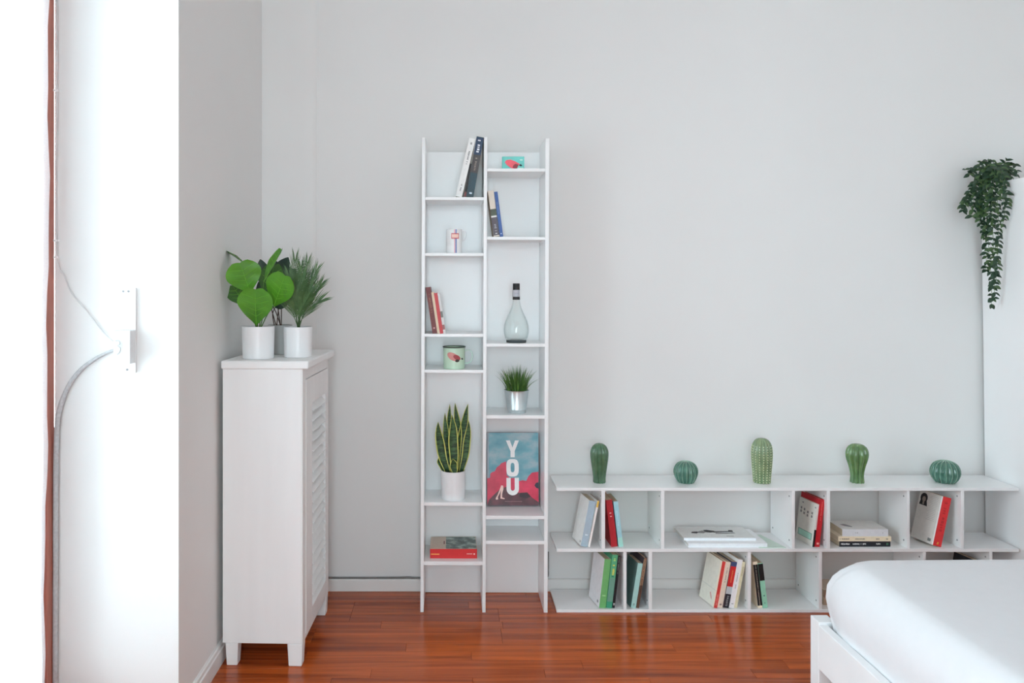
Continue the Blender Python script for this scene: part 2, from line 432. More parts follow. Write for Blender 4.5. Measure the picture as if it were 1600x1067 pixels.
# ================================================================== LOW BOOKCASE
YL = 3.2; YLB = 3.415
lx0 = X(869.7, YL); lx1 = 2.3235
low = thing('low_bookcase', 'long low white open bookcase with two rows of cubbies along the wall', 'bookcase', (lx0, YL, 0))
zb = 0.0122; zm0, zm1 = Z(862.3, YL), Z(857.4, YL); zt0, zt1 = Z(766.8, YL), Z(762.2, YL)
def lb(px): return X(px, YL) - lx0
for (a, c) in ((0.0, zb), (zm0, zm1), (zt0, zt1)): BX('board', m_melamine, low, 0, lx1 - lx0, 0, YLB - YL, a, c, 0.0007)
def divider(p0, p1, z0, z1):
    o = BX('divider', m_melamine, low, lb(p0), lb(p1), 0.002, YLB - YL, z0 + 0.0002, z1 - 0.0002, 0.0006)
    b = MB()
    for yy in (0.025, 0.19):
        for zz in (z0 + 0.028, z1 - 0.028):
            b2 = MB()
            for sgn, xx in ((-1, lb(p0)), (1, lb(p1))):
                b2.tube([(xx, yy, zz), (xx + sgn * 0.0012, yy, zz)], 0.0036, 10)
            b2.build('screw_cap', m_screw, o)
DM = [(940.2, 945.6), (1033.0, 1038.2), (1237.4, 1242.4), (1292.4, 1297.4), (1417.6, 1422.0), (1501.8, 1506.8)]
DB = [(974.2, 979.2), (1013.8, 1019.0), (1168.8, 1173.8), (1279.8, 1284.8), (1442.4, 1447.2), (1546.4, 1551.2)]
for a, c in DM: divider(a, c, zm1, zt0)
for a, c in DB: divider(a, c, zb, zm0)

# ================================================================== WARDROBE at the right
wr = thing('wardrobe', 'tall white wardrobe with a plain side panel at the right edge', 'wardrobe', (2.3367, 0, 0), (0, -0.0126, 0))
wy0, wy1, wh = 2.80, 3.415, 1.775
BX('side_panel', m_melamine, wr, 0, 0.018, wy0, wy1, 0.0, wh)
BX('side_panel', m_melamine, wr, 0.982, 1.0, wy0, wy1, 0.0, wh)
BX('top_panel', m_melamine, wr, 0.0185, 0.9815, wy0, wy1, wh - 0.018, wh)
BX('bottom_panel', m_melamine, wr, 0.0185, 0.9815, wy0, wy1, 0.06, 0.078)
BX('back_panel', m_melamine, wr, 0.0185, 0.9815, wy1 - 0.006, wy1, 0.079, wh - 0.019)
for k in range(2):
    dr = BX('door', m_melamine, wr, 0.001 + 0.5 * k, 0.498 + 0.5 * k, wy0 - 0.019, wy0 - 0.001, 0.06, wh - 0.002)
    b = MB(); hx = 0.46 + 0.08 * k
    b.tube([(hx, wy0 - 0.019, 0.86), (hx, wy0 - 0.045, 0.86), (hx, wy0 - 0.045, 1.0), (hx, wy0 - 0.019, 1.0)], 0.005, 8)
    b.build('handle', m_metal, dr)

# ================================================================== LOUVRED CABINET
ca = -0.035
cab = thing('louvred_cabinet', 'narrow white painted wooden cabinet with a louvred door beside the left wall', 'cabinet', (-0.521, 2.743, 0), (0, 0, ca))
cw = 0.284; cl = 0.470; cb = 0.080; ct = 1.0443
# local: x from -cw (wall side) to 0 (door side), y from 0 (near the camera) to cl
BX('side_panel', m_cabpaint, cab, -cw, -0.004, 0, 0.016, cb, ct, 0.0015)
BX('side_panel', m_cabpaint, cab, -cw, -0.004, cl - 0.016, cl, cb, ct, 0.0015)
BX('back_panel', m_cabpaint, cab, -cw, -cw + 0.006, 0.0165, cl - 0.0165, cb + 0.01, ct, 0)
BX('bottom_panel', m_cabpaint, cab, -cw + 0.0065, -0.022, 0.0165, cl - 0.0165, cb + 0.005, cb + 0.021, 0)
BX('top_slab', m_cabpaint, cab, -cw - 0.004, 0.022, -0.008, cl + 0.016, ct + 0.0003, 1.0736, 0.005)
b = MB(); b.box(-0.0205, 0, 0.0165, 0.047, cb, ct); b.box(-0.0205, 0, cl - 0.030, cl - 0.0165, cb, ct)
b.box(-0.0205, 0, 0.047, cl - 0.030, 1.004, ct); b.box(-0.0205, 0, 0.047, cl - 0.030, cb, cb + 0.014)
b.box(-0.0038, 0, 0.0, 0.0165, cb, ct); b.box(-0.0038, 0, cl - 0.0165, cl, cb, ct)
b.build('face_frame', m_cabpaint, cab, bevel=0.001)
for (x0, x1, yy0, yy1) in ((-cw + 0.009, -cw + 0.055, 0.001, 0.045), (-0.055, -0.0005, 0.001, 0.045), (-cw + 0.009, -cw + 0.055, cl - 0.046, cl - 0.001), (-0.045, -0.0005, cl - 0.046, cl - 0.001)):
    b = MB(); b.add([(x0, yy0, cb - 0.0004), (x1, yy0, cb - 0.0004), (x1, yy1, cb - 0.0004), (x0, yy1, cb - 0.0004),
                     (x0 + .004, yy0 + .002, 0), (x1 - .004, yy0 + .002, 0), (x1 - .004, yy1 - .002, 0), (x0 + .004, yy1 - .002, 0)],
                    [(0, 1, 2, 3), (7, 6, 5, 4), (0, 4, 5, 1), (1, 5, 6, 2), (2, 6, 7, 3), (3, 7, 4, 0)])
    b.build('leg', m_cabpaint, cab, bevel=0.003)
dy0, dy1, dz0, dz1 = 0.0495, cl - 0.0325, cb + 0.0165, 1.0015
ly0, ly1, lz0, lz1 = 0.150, cl - 0.072, 0.150, 0.905
b = MB()
for (a, c, e, g) in ((dy0, ly0, dz0, dz1), (ly1, dy1, dz0, dz1), (ly0, ly1, lz1, dz1), (ly0, ly1, dz0, lz0)):
    b.box(-0.018, 0.002, a, c, e, g)
door = b.build('door', m_cabpaint, cab, bevel=0.0012)
ns = 20; sp = (lz1 - lz0) / ns
b = MB(); wz = 0.0360; th = 0.0045
b.add([], [])
T = Matrix.Rotation(math.radians(-42), 4, 'Y')
b.box(-th / 2, th / 2, ly0 + 0.0004, ly1 - 0.0004, -wz / 2, wz / 2, 0, T)
slat0 = b.build('slat', m_cabpaint, door, bevel=0.001); slat0.location = (-0.0080, 0, lz1 - sp * 0.5)
for k in range(1, ns):
    o = slat0.copy(); COL.objects.link(o); o.parent = door; o.location = (-0.0080, 0, lz1 - sp * (k + 0.5))

# ================================================================== BED
bed = thing('bed_frame', 'white painted wooden bed frame under the mattress at lower right', 'bed', (1.07, 2.33, 0))
# local: x to the right, y negative towards the camera
bw, bl = 2.0, 1.66
def post(x0, x1, y0, y1): BX('leg', m_bedpaint, bed, x0, x1, y0, y1, 0, 0.357, 0.002)
post(0, 0.050, -0.052, 0); post(bw - 0.05, bw, -0.052, 0); post(0, 0.050, -bl, -bl + 0.05); post(bw - 0.05, bw, -bl, -bl + 0.05)
BX('rail', m_bedpaint, bed, -0.0005, 0.025, -bl + 0.0505, -0.0525, 0.222, 0.350, 0.002)
BX('rail', m_bedpaint, bed, bw - 0.025, bw, -bl + 0.0505, -0.0525, 0.222, 0.350, 0.002)
BX('rail', m_bedpaint, bed, 0.0505, bw - 0.0505, -0.026, -0.002, 0.222, 0.346, 0.002)
BX('rail', m_bedpaint, bed, 0.0505, bw - 0.0505, -bl + 0.002, -bl + 0.026, 0.222, 0.350, 0.002)
for (a, c) in ((0.026, 0.046), (bw - 0.046, bw - 0.026)): BX('slat_ledge', m_bedpaint, bed, a, c, -bl + 0.052, -0.054, 0.235, 0.260, 0)
nsl = 12
for k in range(nsl):
    yy = -bl + 0.12 + k * (bl - 0.24) / (nsl - 1)
    BX('slat', m_bedpaint, bed, 0.030, bw - 0.030, yy - 0.03, yy + 0.03, 0.2602, 0.275, 0)
# mattress with fitted sheet
mx0, mx1, my0, my1 = 1.085, 1.07 + bw - 0.02, 2.33 - bl + 0.03, 2.318
prof = [(0.030, 0.277), (0.018, 0.283), (0.013, 0.352), (0.006, 0.39), (0.0, 0.43), (0.003, 0.465), (0.013, 0.494), (0.028, 0.516), (0.044, 0.533), (0.058, 0.5435), (0.076, 0.5495), (0.11, 0.5522), (0.34, 0.553)]
def rrect(inset, rad, n=14, m=26):
    x0, x1, y0, y1 = mx0 + inset, mx1 - inset, my0 + inset, my1 - inset; pts = []
    for (cx_, cy_, a0, ax) in ((x1 - rad, y1 - rad, 0, 'x'), (x0 + rad, y1 - rad, PI / 2, 'y'), (x0 + rad, y0 + rad, PI, 'x'), (x1 - rad, y0 + rad, 1.5 * PI, 'y')):
        for k in range(n + 1): pts.append((cx_ + rad * math.cos(a0 + PI / 2 * k / n), cy_ + rad * math.sin(a0 + PI / 2 * k / n)))
        q = pts[-1]
        nxt = {0: (x0 + rad, y1), PI / 2: (x0, y0 + rad), PI: (x1 - rad, y0), 1.5 * PI: (x1, y1 - rad)}[a0]
        for k in range(1, m): pts.append((q[0] + (nxt[0] - q[0]) * k / m, q[1] + (nxt[1] - q[1]) * k / m))
    return pts
b = MB(); rings = []
for i, (ins, zz) in enumerate(prof):
    rg = rrect(ins, 0.080 if ins < 0.13 else 0.10); rings.append(rg)
    N_ = len(rg)
    for k, (xx, yy) in enumerate(rg):
        fold = 0.0
        dc = math.hypot(xx - mx0, yy - my1)                # gathers of the sheet near the far left corner
        if 0 < i < 9:
            fold = 0.0045 * math.sin(k * 1.15 + i * 0.35) * math.exp(-((dc - 0.08) / 0.11) ** 2)
            fold += 0.0016 * math.sin(k * 0.31 + zz * 25)
        sag = 0.003 * math.sin(xx * 4.1 + yy * 3.3) if i > 9 else 0
        cxm, cym = (mx0 + mx1) / 2, (my0 + my1) / 2
        dx, dy = xx - cxm, yy - cym; q = math.hypot(dx, dy)
        b.v.append((xx + dx / q * fold, yy + dy / q * fold, zz + sag * (1 if i < len(prof) - 1 else 0.3)))
for i in range(len(prof) - 1):
    for k in range(N_):
        a = i * N_ + k; c = i * N_ + (k + 1) % N_
        b.f.append([a, c, c + N_, a + N_]); b.m.append(0)
b.f.append(list(range(N_))[::-1]); b.m.append(0)
b.f.append([(len(prof) - 1) * N_ + k for k in range(N_)]); b.m.append(0)
mt = b.build('mattress', m_sheet, smooth=True)
tag(mt, 'thick mattress in a smooth white fitted sheet on the white bed frame', 'mattress')

# ================================================================== BOOKS
def book(label, group, T, H, D, loc, lean_=0.0, yaw=0.0, left=None, spine=None, right=None, pages=None, hard=False, bands=(), marks=(), art=None, name='book'):
    """T thickness, H height, D spine to fore-edge. Leaning right: pivot is the bottom right front corner, local x in [-T,0];
    leaning left: pivot bottom left, local x in [0,T]. bands: (z0,z1,material) fractions of H on the spine.
    marks: (z0,z1,halfwidth fraction,material) little rows of print along the spine"""
    o = thing(name, label, 'book', loc, (0, lean_, yaw), group)
    x0 = -T if lean_ >= 0 else 0.0; x1 = x0 + T
    c = 0.0024 if hard else 0.0009; ov = 0.003 if hard else 0.0006
    c = min(c, T * 0.22)
    b = MB(); b.box(x0, x0 + c, 0, D, 0, H, 0); b.box(x0 + c, x1 - c, 0, c, 0, H, 1); b.box(x1 - c, x1, 0, D, 0, H, 2)
    # the spine strip wraps both edges so the colour of the spine reads from the front
    e = 0.00012
    b.box(x0 - e, x1 + e, -e, 0.0004, 0.00002, H - 0.00002, 1)
    b.build('cover', [left, spine, right or left], o)
    BX('pages', pages or m_pages, o, x0 + c, x1 - c, c, D - ov, ov, H - ov, 0)
    for (z0, z1, m) in bands:
        BX('spine_label', m, o, x0 - 2 * e, x1 + 2 * e, -0.0004, -e, z0 * H, z1 * H, 0)
    for (z0, z1, hw, m) in marks:
        b = MB(); zz = z0 * H; cx_ = (x0 + x1) / 2; h = hw * T
        while zz < z1 * H:
            l = R.uniform(0.5, 1.3) * h * 1.1
            if R.random() < 0.85: b.box(cx_ - h * R.uniform(0.6, 1), cx_ + h * R.uniform(0.6, 1), -0.0006, -0.0004, zz, min(zz + l, z1 * H))
            zz += l + h * 0.45
        if b.v: b.build('lettering', m, o)
    if art: art(o, x0, x1, T, H, D)
    return o
def plate(o, name, mat, poly, x, d=-1, e=0.0003):
    "flat print on a cover: polygon in local (y,z)"
    b = MB(); b.prism(poly, 'x', x, x + d * e); return b.build(name, mat, o)
def rect(y0, y1, z0, z1): return [(y0, z0), (y1, z0), (y1, z1), (y0, z1)]
def ell(cy, cz, a, c, rot=0, n=24):
    return [(cy + a * math.cos(t) * math.cos(rot) - c * math.sin(t) * math.sin(rot), cz + a * math.cos(t) * math.sin(rot) + c * math.sin(t) * math.cos(rot)) for t in [2 * PI * k / n for k in range(n)]]

def lean_of(dx, h): return math.atan2(dx, h)
SX = YL / F                                               # metres per pixel in the front plane of both bookcases
def run_right(xr_px, Y, z, a, yaw, items):
    "parallel books leaning right; items from right to left: (T px, kwargs)"
    x = X(xr_px, Y); mpp = Y / F; y = Y
    for i, (tp, gap, kw) in enumerate(items):
        x -= gap * mpp; T = tp * mpp
        book(T=T, loc=(x, y, z), lean_=a, yaw=yaw, **kw)
        x -= (T + 0.0006) / (math.cos(a) * math.cos(yaw))
def run_left(xl_px, Y, z, a, yaw, items):
    x = X(xl_px, Y); mpp = Y / F
    for i, (tp, gap, kw) in enumerate(items):
        x += gap * mpp; T = tp * mpp
        book(T=T, loc=(x, Y, z), lean_=-a, yaw=yaw, **kw)
        x += (T + 0.0006) / (math.cos(a) * math.cos(yaw))

# colours as they read in the photograph
white = C(222, 222, 220); offw = C(206, 204, 200); cream = C(216, 204, 182); paper = C(214, 210, 198)
ink = C(40, 38, 40, k=1.0); grey = C(128, 128, 130); navy = C(44, 60, 86); teal_d = C(48, 72, 82); blackc = C(26, 26, 30, k=1.0)
red = C(196, 40, 42); redd = C(168, 30, 40); maroon = C(112, 58, 58); brick = C(182, 66, 66); green = C(108, 172, 106); greend = C(62, 136, 100)
mint = C(150, 204, 180); tealp = C(160, 200, 194); bluegrey = C(160, 178, 190); lblue = C(150, 192, 204); blue = C(62, 92, 150); gold = C(214, 170, 70)
beige = C(196, 180, 160); tan = C(192, 172, 152); olive = C(92, 98, 78); pinkc = C(222, 196, 178); greyteal = C(84, 112, 108); brownc = C(120, 92, 74)
yellow = C(206, 206, 140)

GT1 = 'books on the top left shelf of the tall bookcase'
Yb = 3.212
z = zL[0]
run_right(739.6, Yb, z, lean_of(16.4, 94), 0.0, [
    (11.2, 0, dict(label='thick dark navy book leaning on the divider of the top shelf', group=GT1, H=0.250, D=0.165, left=teal_d, spine=teal_d, bands=[(0.40, 0.70, C(70, 66, 66)), (0.70, 0.985, navy)], marks=[(0.74, 0.95, 0.24, C(210, 214, 220)), (0.44, 0.66, 0.16, C(140, 128, 120)), (0.05, 0.08, 0.25, C(190, 205, 215))]))])
book('short thin black filler standing in for the shaded gap between the white and navy books', GT1, 0.0085, 0.140, 0.11, (X(727.9, Yb), Yb, z), lean_of(16.4, 94), 0.0, left=blackc, spine=blackc, bands=[(0.02, 0.16, maroon)])  # book-shaped dark filler, its black stands in for shade in the wedge gap
book('tall white book leaning at the left end of the top shelf row', GT1, 0.0255, 0.246, 0.165, (X(721.6, Yb), Yb, z), lean_of(22.0, 94), 0.0, left=offw, spine=white, marks=[(0.10, 0.22, 0.12, grey), (0.56, 0.78, 0.14, grey), (0.90, 0.93, 0.2, ink)])

GT2 = 'books leaning on the upper right shelf of the tall bookcase'
z = zR[1]
run_left(771.6, Yb, z, lean_of(9.4, 72), 0.0, [
    (9.0, 0, dict(label='beige paperback with a dark photograph low on its spine', group=GT2, H=0.190, D=0.125, left=beige, spine=C(204, 194, 182), bands=[(0.03, 0.42, C(84, 80, 88)), (0.42, 0.455, white), (0.455, 0.60, C(78, 84, 70))], marks=[(0.06, 0.13, 0.25, C(214, 214, 210)), (0.18, 0.30, 0.2, C(150, 150, 156))])),
    (5.2, 0.3, dict(label='slim blue book at the outer end of its row', group=GT2, H=0.186, D=0.125, left=white, spine=blue, right=white, marks=[(0.06, 0.10, 0.25, C(190, 205, 225)), (0.5, 0.8, 0.14, C(110, 136, 176))]))])

GT3 = 'books leaning left on the third left shelf of the tall bookcase'
z = zL[2]
run_left(675.9, Yb, z, lean_of(11.0, 73), 0.0, [
    (7.4, 0, dict(label='maroon hardcover leaning against the left side panel', group=GT3, H=0.192, D=0.13, left=maroon, spine=maroon, hard=True, marks=[(0.10, 0.14, 0.25, C(190, 150, 150)), (0.45, 0.85, 0.2, C(150, 96, 76))])),
    (3.6, 0, dict(label='thin cream paperback between the maroon and red books', group=GT3, H=0.172, D=0.12, left=cream, spine=C(214, 196, 170))),
    (5.2, 0, dict(label='red paperback with a plain spine in the middle shelf row', group=GT3, H=0.168, D=0.12, left=brick, spine=C(190, 68, 72))),
    (3.6, 0, dict(label='thin whitish book at the right end of the red row', group=GT3, H=0.168, D=0.12, left=white, spine=C(206, 204, 204), bands=[(0.10, 0.22, C(150, 100, 100)), (0.4, 0.55, C(120, 124, 120))]))])

# flat red book on the lowest left shelf
m_trees = photo_mat('tree_photograph', [(0.38, rgb(36, 52, 48)), (0.5, rgb(84, 108, 98)), (0.66, rgb(176, 192, 182))], 26, (1, 1, 1))
def art_red(o, x0, x1, T, H, D):
    plate(o, 'cover_photograph', m_trees, rect(0.003, D - 0.004, H * 0.335, H - 0.002), x0)
    plate(o, 'cover_photograph', C(190, 172, 156), rect(0.003, D - 0.002, 0.004, H * 0.33), x0)
    plate(o, 'lettering', maroon, rect(D * .38, D * .62, H * .285, H * .31), x0 - 0.0003)
    b = MB(); b.box(-T * 0.52, -T * 0.40, -0.0007, -0.0004, H * .02, H * .20); b.build('lettering', C(226, 150, 80), o)
    b = MB(); b.box(-T * 0.55, -T * 0.40, -0.0007, -0.0004, H * .925, H * .955); b.box(-T * 0.52, -T * 0.46, -0.0007, -0.0004, H * .78, H * .90); b.build('lettering', C(246, 190, 180), o)
book('thick red book lying flat with a tree photograph on its cover', None, 0.0395, 0.1945, 0.160, (X(672, 3.238), 3.238, zL[5]), PI / 2, 0.0, left=C(200, 186, 170), spine=red, right=red, hard=True, art=art_red)

# art book standing on the right column
m_cloudsky = photo_mat('painted_sky_print', [(0.30, rgb(60, 140, 160)), (0.5, rgb(112, 168, 180)), (0.7, rgb(176, 190, 194))], 9, (1, 1, 1.8))
m_pink = photo_mat('pink_cloud_print', [(0.3, rgb(198, 30, 66)), (0.7, rgb(236, 54, 94))], 18)
m_ground = photo_mat('dark_ground_print', [(0.3, rgb(58, 34, 42)), (0.7, rgb(118, 56, 66))], 26)
def art_you(o, x0, x1, T, H, D):
    def pt(x, y): return ((x - 40) / 580 * D, (895 - y) / 810 * H)
    def pg(l): return [pt(*q) for q in l]
    plate(o, 'cover_print', C(150, 160, 168), rect(0, D * 0.0365, 0, H), x1, 1)
    plate(o, 'cover_print', m_cloudsky, rect(D * 0.0365, D, 0, H), x1, 1)
    x = x1 + 0.0003
    plate(o, 'cloud_print', m_pink, pg([(42, 880), (42, 592), (75, 585), (78, 540), (100, 522), (128, 515), (150, 470), (185, 445), (200, 425), (235, 412), (255, 405), (262, 560), (300, 590), (352, 585), (400, 622), (440, 612), (480, 620), (505, 570), (545, 528), (580, 522), (618, 520), (618, 850), (560, 880)]), x, 1)
    plate(o, 'ground_print', m_ground, pg([(42, 893), (60, 830), (120, 770), (180, 715), (260, 682), (340, 735), (400, 752), (490, 745), (535, 795), (570, 822), (618, 855), (618, 893)]), x + 0.0003, 1)
    plate(o, 'ground_print', C(50, 48, 62), pg([(572, 670), (590, 640), (618, 634), (618, 705), (590, 695)]), x + 0.0003, 1)
    plate(o, 'ground_print', C(54, 38, 44), pg([(400, 790), (410, 752), (490, 750), (530, 790), (480, 815), (430, 800)]), x + 0.0006, 1)
    wl = C(240, 236, 230); x2 = x + 0.0008
    plate(o, 'lettering', wl, pg([(255, 170), (300, 170), (329, 250), (358, 170), (402, 170), (353, 290), (353, 358), (306, 358), (306, 290)]), x2, 1)
    # letter O as a ring of quads
    b = MB(); n = 36
    def sup(a, rx, ry, cx_, cy_):
        c, s = math.cos(a), math.sin(a); q = 2.0 / 3.0
        return (cx_ + rx * math.copysign(abs(c) ** q, c), cy_ + ry * math.copysign(abs(s) ** q, s))
    vs = []
    for k in range(n):
        a = 2 * PI * k / n
        po = pt(*sup(a, 70, 97, 328, 474)); pi_ = pt(*sup(a, 22, 52, 328, 472))
        vs += [(x2, po[0], po[1]), (x2, pi_[0], pi_[1]), (x2 + .0003, po[0], po[1]), (x2 + .0003, pi_[0], pi_[1])]
    fs = []
    for k in range(n):
        i, j = 4 * k, 4 * ((k + 1) % n)
        fs += [(i, j, j + 1, i + 1), (i + 2, i + 3, j + 3, j + 2), (i, i + 2, j + 2, j), (i + 1, j + 1, j + 3, i + 3)]
    b.add(vs, fs); b.build('lettering', wl, o)
    u = [(258, 585)] + [(258, 700)] + [(328 - 70 * math.cos(t), 705 + 73 * math.sin(t)) for t in [PI * k / 16 for k in range(17)]] + [(398, 585), (350, 585), (350, 700)]
    u += [(328 + 22 * math.cos(t), 702 + 26 * math.sin(t)) for t in [PI * k / 12 for k in range(13)]] + [(306, 585)]
    plate(o, 'lettering', wl, pg(u), x2, 1)
    plate(o, 'figure_print', C(232, 196, 186), pg([(200, 668), (222, 672), (224, 710), (210, 760), (208, 800), (238, 812), (236, 820), (190, 814), (192, 760), (196, 720), (180, 760), (160, 800), (166, 822), (140, 826), (136, 812), (160, 770), (182, 715)]), x2, 1)
    b = MB(); yy, zz = pt(240, 848)
    for k in range(12): b.box(x2, x2 + .0002, yy + k * 0.0062, yy + k * 0.0062 + 0.0046, zz, zz + 0.0022)
    b.build('lettering', C(160, 110, 112), o)
la = math.radians(6.0)
book('picture book with a teal sky and pink cloud cover lettered YOU', None, 0.014, 0.308, 0.2215, (X(760.8, 3.352), 3.352, zR[4]), -la, -PI / 2, left=C(120, 60, 70), spine=C(110, 120, 128), right=C(130, 140, 148), hard=True, art=art_you)

# ---- low bookcase, upper row
ZM = zm1; Yb = 3.222
G1 = 'books at the left end of the upper row'
book('thin white booklet with an orange top between grey book and divider', G1, 0.0075, 0.192, 0.115, (X(921.6, Yb), Yb, ZM), lean_of(15.4, 72), math.radians(7), left=white, spine=C(228, 220, 216), right=C(190, 180, 178), bands=[(0.86, 0.998, gold)])
def art_w1(o, x0, x1, T, H, D):
    plate(o, 'lettering', grey, rect(D * .10, D * .17, H * .055, H * .10), x0 - 0.00015)
book('thick book with a pale blue-grey spine and white cover', G1, 0.0285, 0.190, 0.120, (X(917.6, Yb), Yb, ZM), lean_of(14.6, 73), math.radians(8), left=white, spine=bluegrey, marks=[(0.24, 0.27, 0.3, C(210, 220, 228))], art=art_w1)
run_left(955.4, Yb, ZM, lean_of(8.8, 74), math.radians(2), [
    (9.4, 0, dict(label='glossy red hardcover leaning left on the first upper divider', group=G1, H=0.194, D=0.135, left=redd, spine=redd, marks=[(0.64, 0.78, 0.2, C(230, 190, 190)), (0.9, 0.93, 0.25, C(235, 210, 210))])),
    (7.2, 1.6, dict(label='pale blue book leaning against the glossy red hardcover', group=G1, H=0.188, D=0.125, left=lblue, spine=C(150, 194, 204), right=mint, bands=[(0.0, 0.2, C(156, 206, 196))], marks=[(0.35, 0.8, 0.12, C(184, 214, 220))]))])

# large flat volumes in the wide compartment
Yq = 3.215
m_ill = ink
def art_big(o, x0, x1, T, H, D):
    # reclining bird-like figure printed in black; y runs back from the spine, z runs to the right
    k = x0
    plate(o, 'illustration', ink, [(D * .42, H * .17), (D * .52, H * .19), (D * .55, H * .27), (D * .47, H * .28), (D * .38, H * .24)], k)
    plate(o, 'illustration', grey, [(D * .44, H * .26), (D * .52, H * .27), (D * .64, H * .36), (D * .52, H * .40), (D * .40, H * .34)], k)
    plate(o, 'illustration', ink, [(D * .50, H * .38), (D * .68, H * .38), (D * .70, H * .43), (D * .60, H * .52), (D * .50, H * .53), (D * .46, H * .44)], k)
    plate(o, 'illustration', ink, [(D * .46, H * .49), (D * .56, H * .51), (D * .58, H * .72), (D * .68, H * .74), (D * .66, H * .79), (D * .52, H * .78), (D * .50, H * .62)], k)
    plate(o, 'illustration', grey, [(D * .36, H * .50), (D * .45, H * .52), (D * .44, H * .72), (D * .48, H * .77), (D * .40, H * .79), (D * .36, H * .66)], k)
    plate(o, 'lettering', grey, rect(D * .14, D * .17, H * .62, H * .72), k)
book('large white picture volume lying at the bottom in the wide cubby', None, 0.0170, 0.325, 0.190, (X(1076, Yq), Yq + 0.002, ZM), PI / 2, math.radians(0), left=C(226, 228, 230), spine=C(222, 226, 232), hard=True, pages=m_pages_w)
book('white magazine with a black line drawing, on the large white volume', None, 0.0105, 0.300, 0.155, (X(1068.5, 3.252), 3.252, ZM + 0.0172), PI / 2, math.radians(0), left=C(214, 216, 214), spine=C(220, 224, 228), pages=m_pages_w, art=art_big)
b = MB(); sx = X(1186, 3.23); b.prism([(1.2640, 3.2085), (1.375, 3.2085), (1.335, 3.375), (1.2640, 3.375)], 'z', ZM + 0.0002, ZM + 0.0022)
o = b.build('paper_sheet', C(192, 208, 196)); tag(o, 'pale greenish paper sheets lying right of the large white volume', 'paper')

# red hardcover and white paperback
G2 = 'books between the third and fourth upper dividers'
def art_w2(o, x0, x1, T, H, D):
    k = x0 - 0.00015
    plate(o, 'cover_label', C(96, 136, 122), rect(D * .10, D * .88, H * .13, H * .285), k)
    plate(o, 'cover_label', C(160, 202, 186), rect(D * .13, D * .85, H * .142, H * .273), k - 0.0003)
    for (u, v) in ((.18, .72), (.18, .64), (.42, .70), (.42, .62), (.62, .73), (.62, .64), (.80, .74), (.80, .66)):
        plate(o, 'lettering', C(120, 118, 116), rect(D * u, D * (u + .08), H * v, H * (v + .055)), k)
    plate(o, 'lettering', grey, rect(D * .04, D * .10, H * .89, H * .92), k)
    plate(o, 'lettering', grey, rect(D * .74, D * .82, H * .89, H * .92), k)
la = lean_of(9.6, 74); yw = math.radians(9)
run_right(1280.2, Yb, ZM, la, yw, [
    (7.6, 0, dict(label='glossy red hardcover standing taller behind a white paperback', group=G2, H=0.1955, D=0.130, left=redd, spine=C(186, 24, 36), hard=True, marks=[(0.05, 0.09, 0.3, C(230, 170, 160)), (0.55, 0.95, 0.12, C(214, 90, 84))])),
    (3.2, 0, dict(label='white paperback with a green boxed label on its cover', group=G2, H=0.176, D=0.120, left=C(208, 206, 198), spine=C(214, 212, 206), bands=[(0.0, 0.40, blackc)], art=art_w2))])

# flat stack
G3 = 'flat stack of three paperbacks in the upper row'
zz = ZM
for (lab, T, p0, p1, Y0, D, sp, lf, mk, yw) in (
    ('paperback with a black spine at the bottom of the flat stack', 0.0225, 1311.5, 1391.5, 3.226, 0.125, C(34, 36, 44, k=1.0), C(120, 110, 100), [(.03, .20, .14, C(220, 220, 220)), (.26, .52, .14, C(214, 214, 214)), (.72, .82, .14, C(210, 210, 206)), (.92, .96, .2, C(70, 120, 90))], 0.004),
    ('cream spined paperback in the middle of the flat stack', 0.0195, 1309.8, 1392.6, 3.224, 0.125, C(226, 212, 186), cream, [(.03, .24, .14, C(110, 100, 90)), (.32, .50, .14, C(120, 108, 96)), (.71, .77, .14, C(110, 100, 90)), (.90, .94, .14, C(110, 100, 90))], -0.002),
    ('white paperback on top of the flat stack', 0.0285, 1316.2, 1387.6, 3.228, 0.120, C(206, 208, 212), C(206, 204, 200), [(.28, .36, .08, grey), (.86, .89, .08, grey)], 0.0)):
    def art_top(o, x0, x1, T, H, D):
        plate(o, 'illustration', grey, [(D * .35, H * .17), (D * .55, H * .12), (D * .62, H * .22), (D * .5, H * .27), (D * .3, H * .32), (D * .25, H * .28)], x0)
    book(lab, G3, T, (p1 - p0) * Y0 / F, D, (X(p0, Y0), Y0, zz), PI / 2, yw, left=lf, spine=sp, marks=mk, art=art_top if 'white' in lab else None)
    zz += T + 0.0003

# thick red spined volume with a portrait
def art_por(o, x0, x1, T, H, D):
    k = x0 - 0.00015
    # y runs from the spine backwards, so the portrait stands at the far side of the cover
    plate(o, 'cover_band', white, rect(0.001, D * .055, 0.001, H - 0.001), k)
    hair = ell(D * .77, H * .855, D * .155, H * .098)
    plate(o, 'portrait_print', C(38, 32, 34, k=1.0), hair, k)
    plate(o, 'portrait_print', C(38, 32, 34, k=1.0), [(D * .58, H * .70), (D * .93, H * .705), (D * .90, H * .80), (D * .64, H * .82)], k)
    plate(o, 'portrait_print', C(134, 122, 112), ell(D * .76, H * .83, D * .075, H * .055), k - 0.0003)
    plate(o, 'portrait_print', C(134, 122, 112), [(D * .72, H * .72), (D * .80, H * .72), (D * .79, H * .80), (D * .73, H * .80)], k - 0.0003)
    for i in range(15):
        plate(o, 'lettering', C(170, 168, 164), rect(D * .16, D * (.50 + 0.03 * math.sin(i * 2.3)), H * (.93 - i * .034), H * (.938 - i * .034)), k)
    plate(o, 'lettering', C(110, 112, 110), rect(D * .13, D * .27, H * .05, H * .11), k)
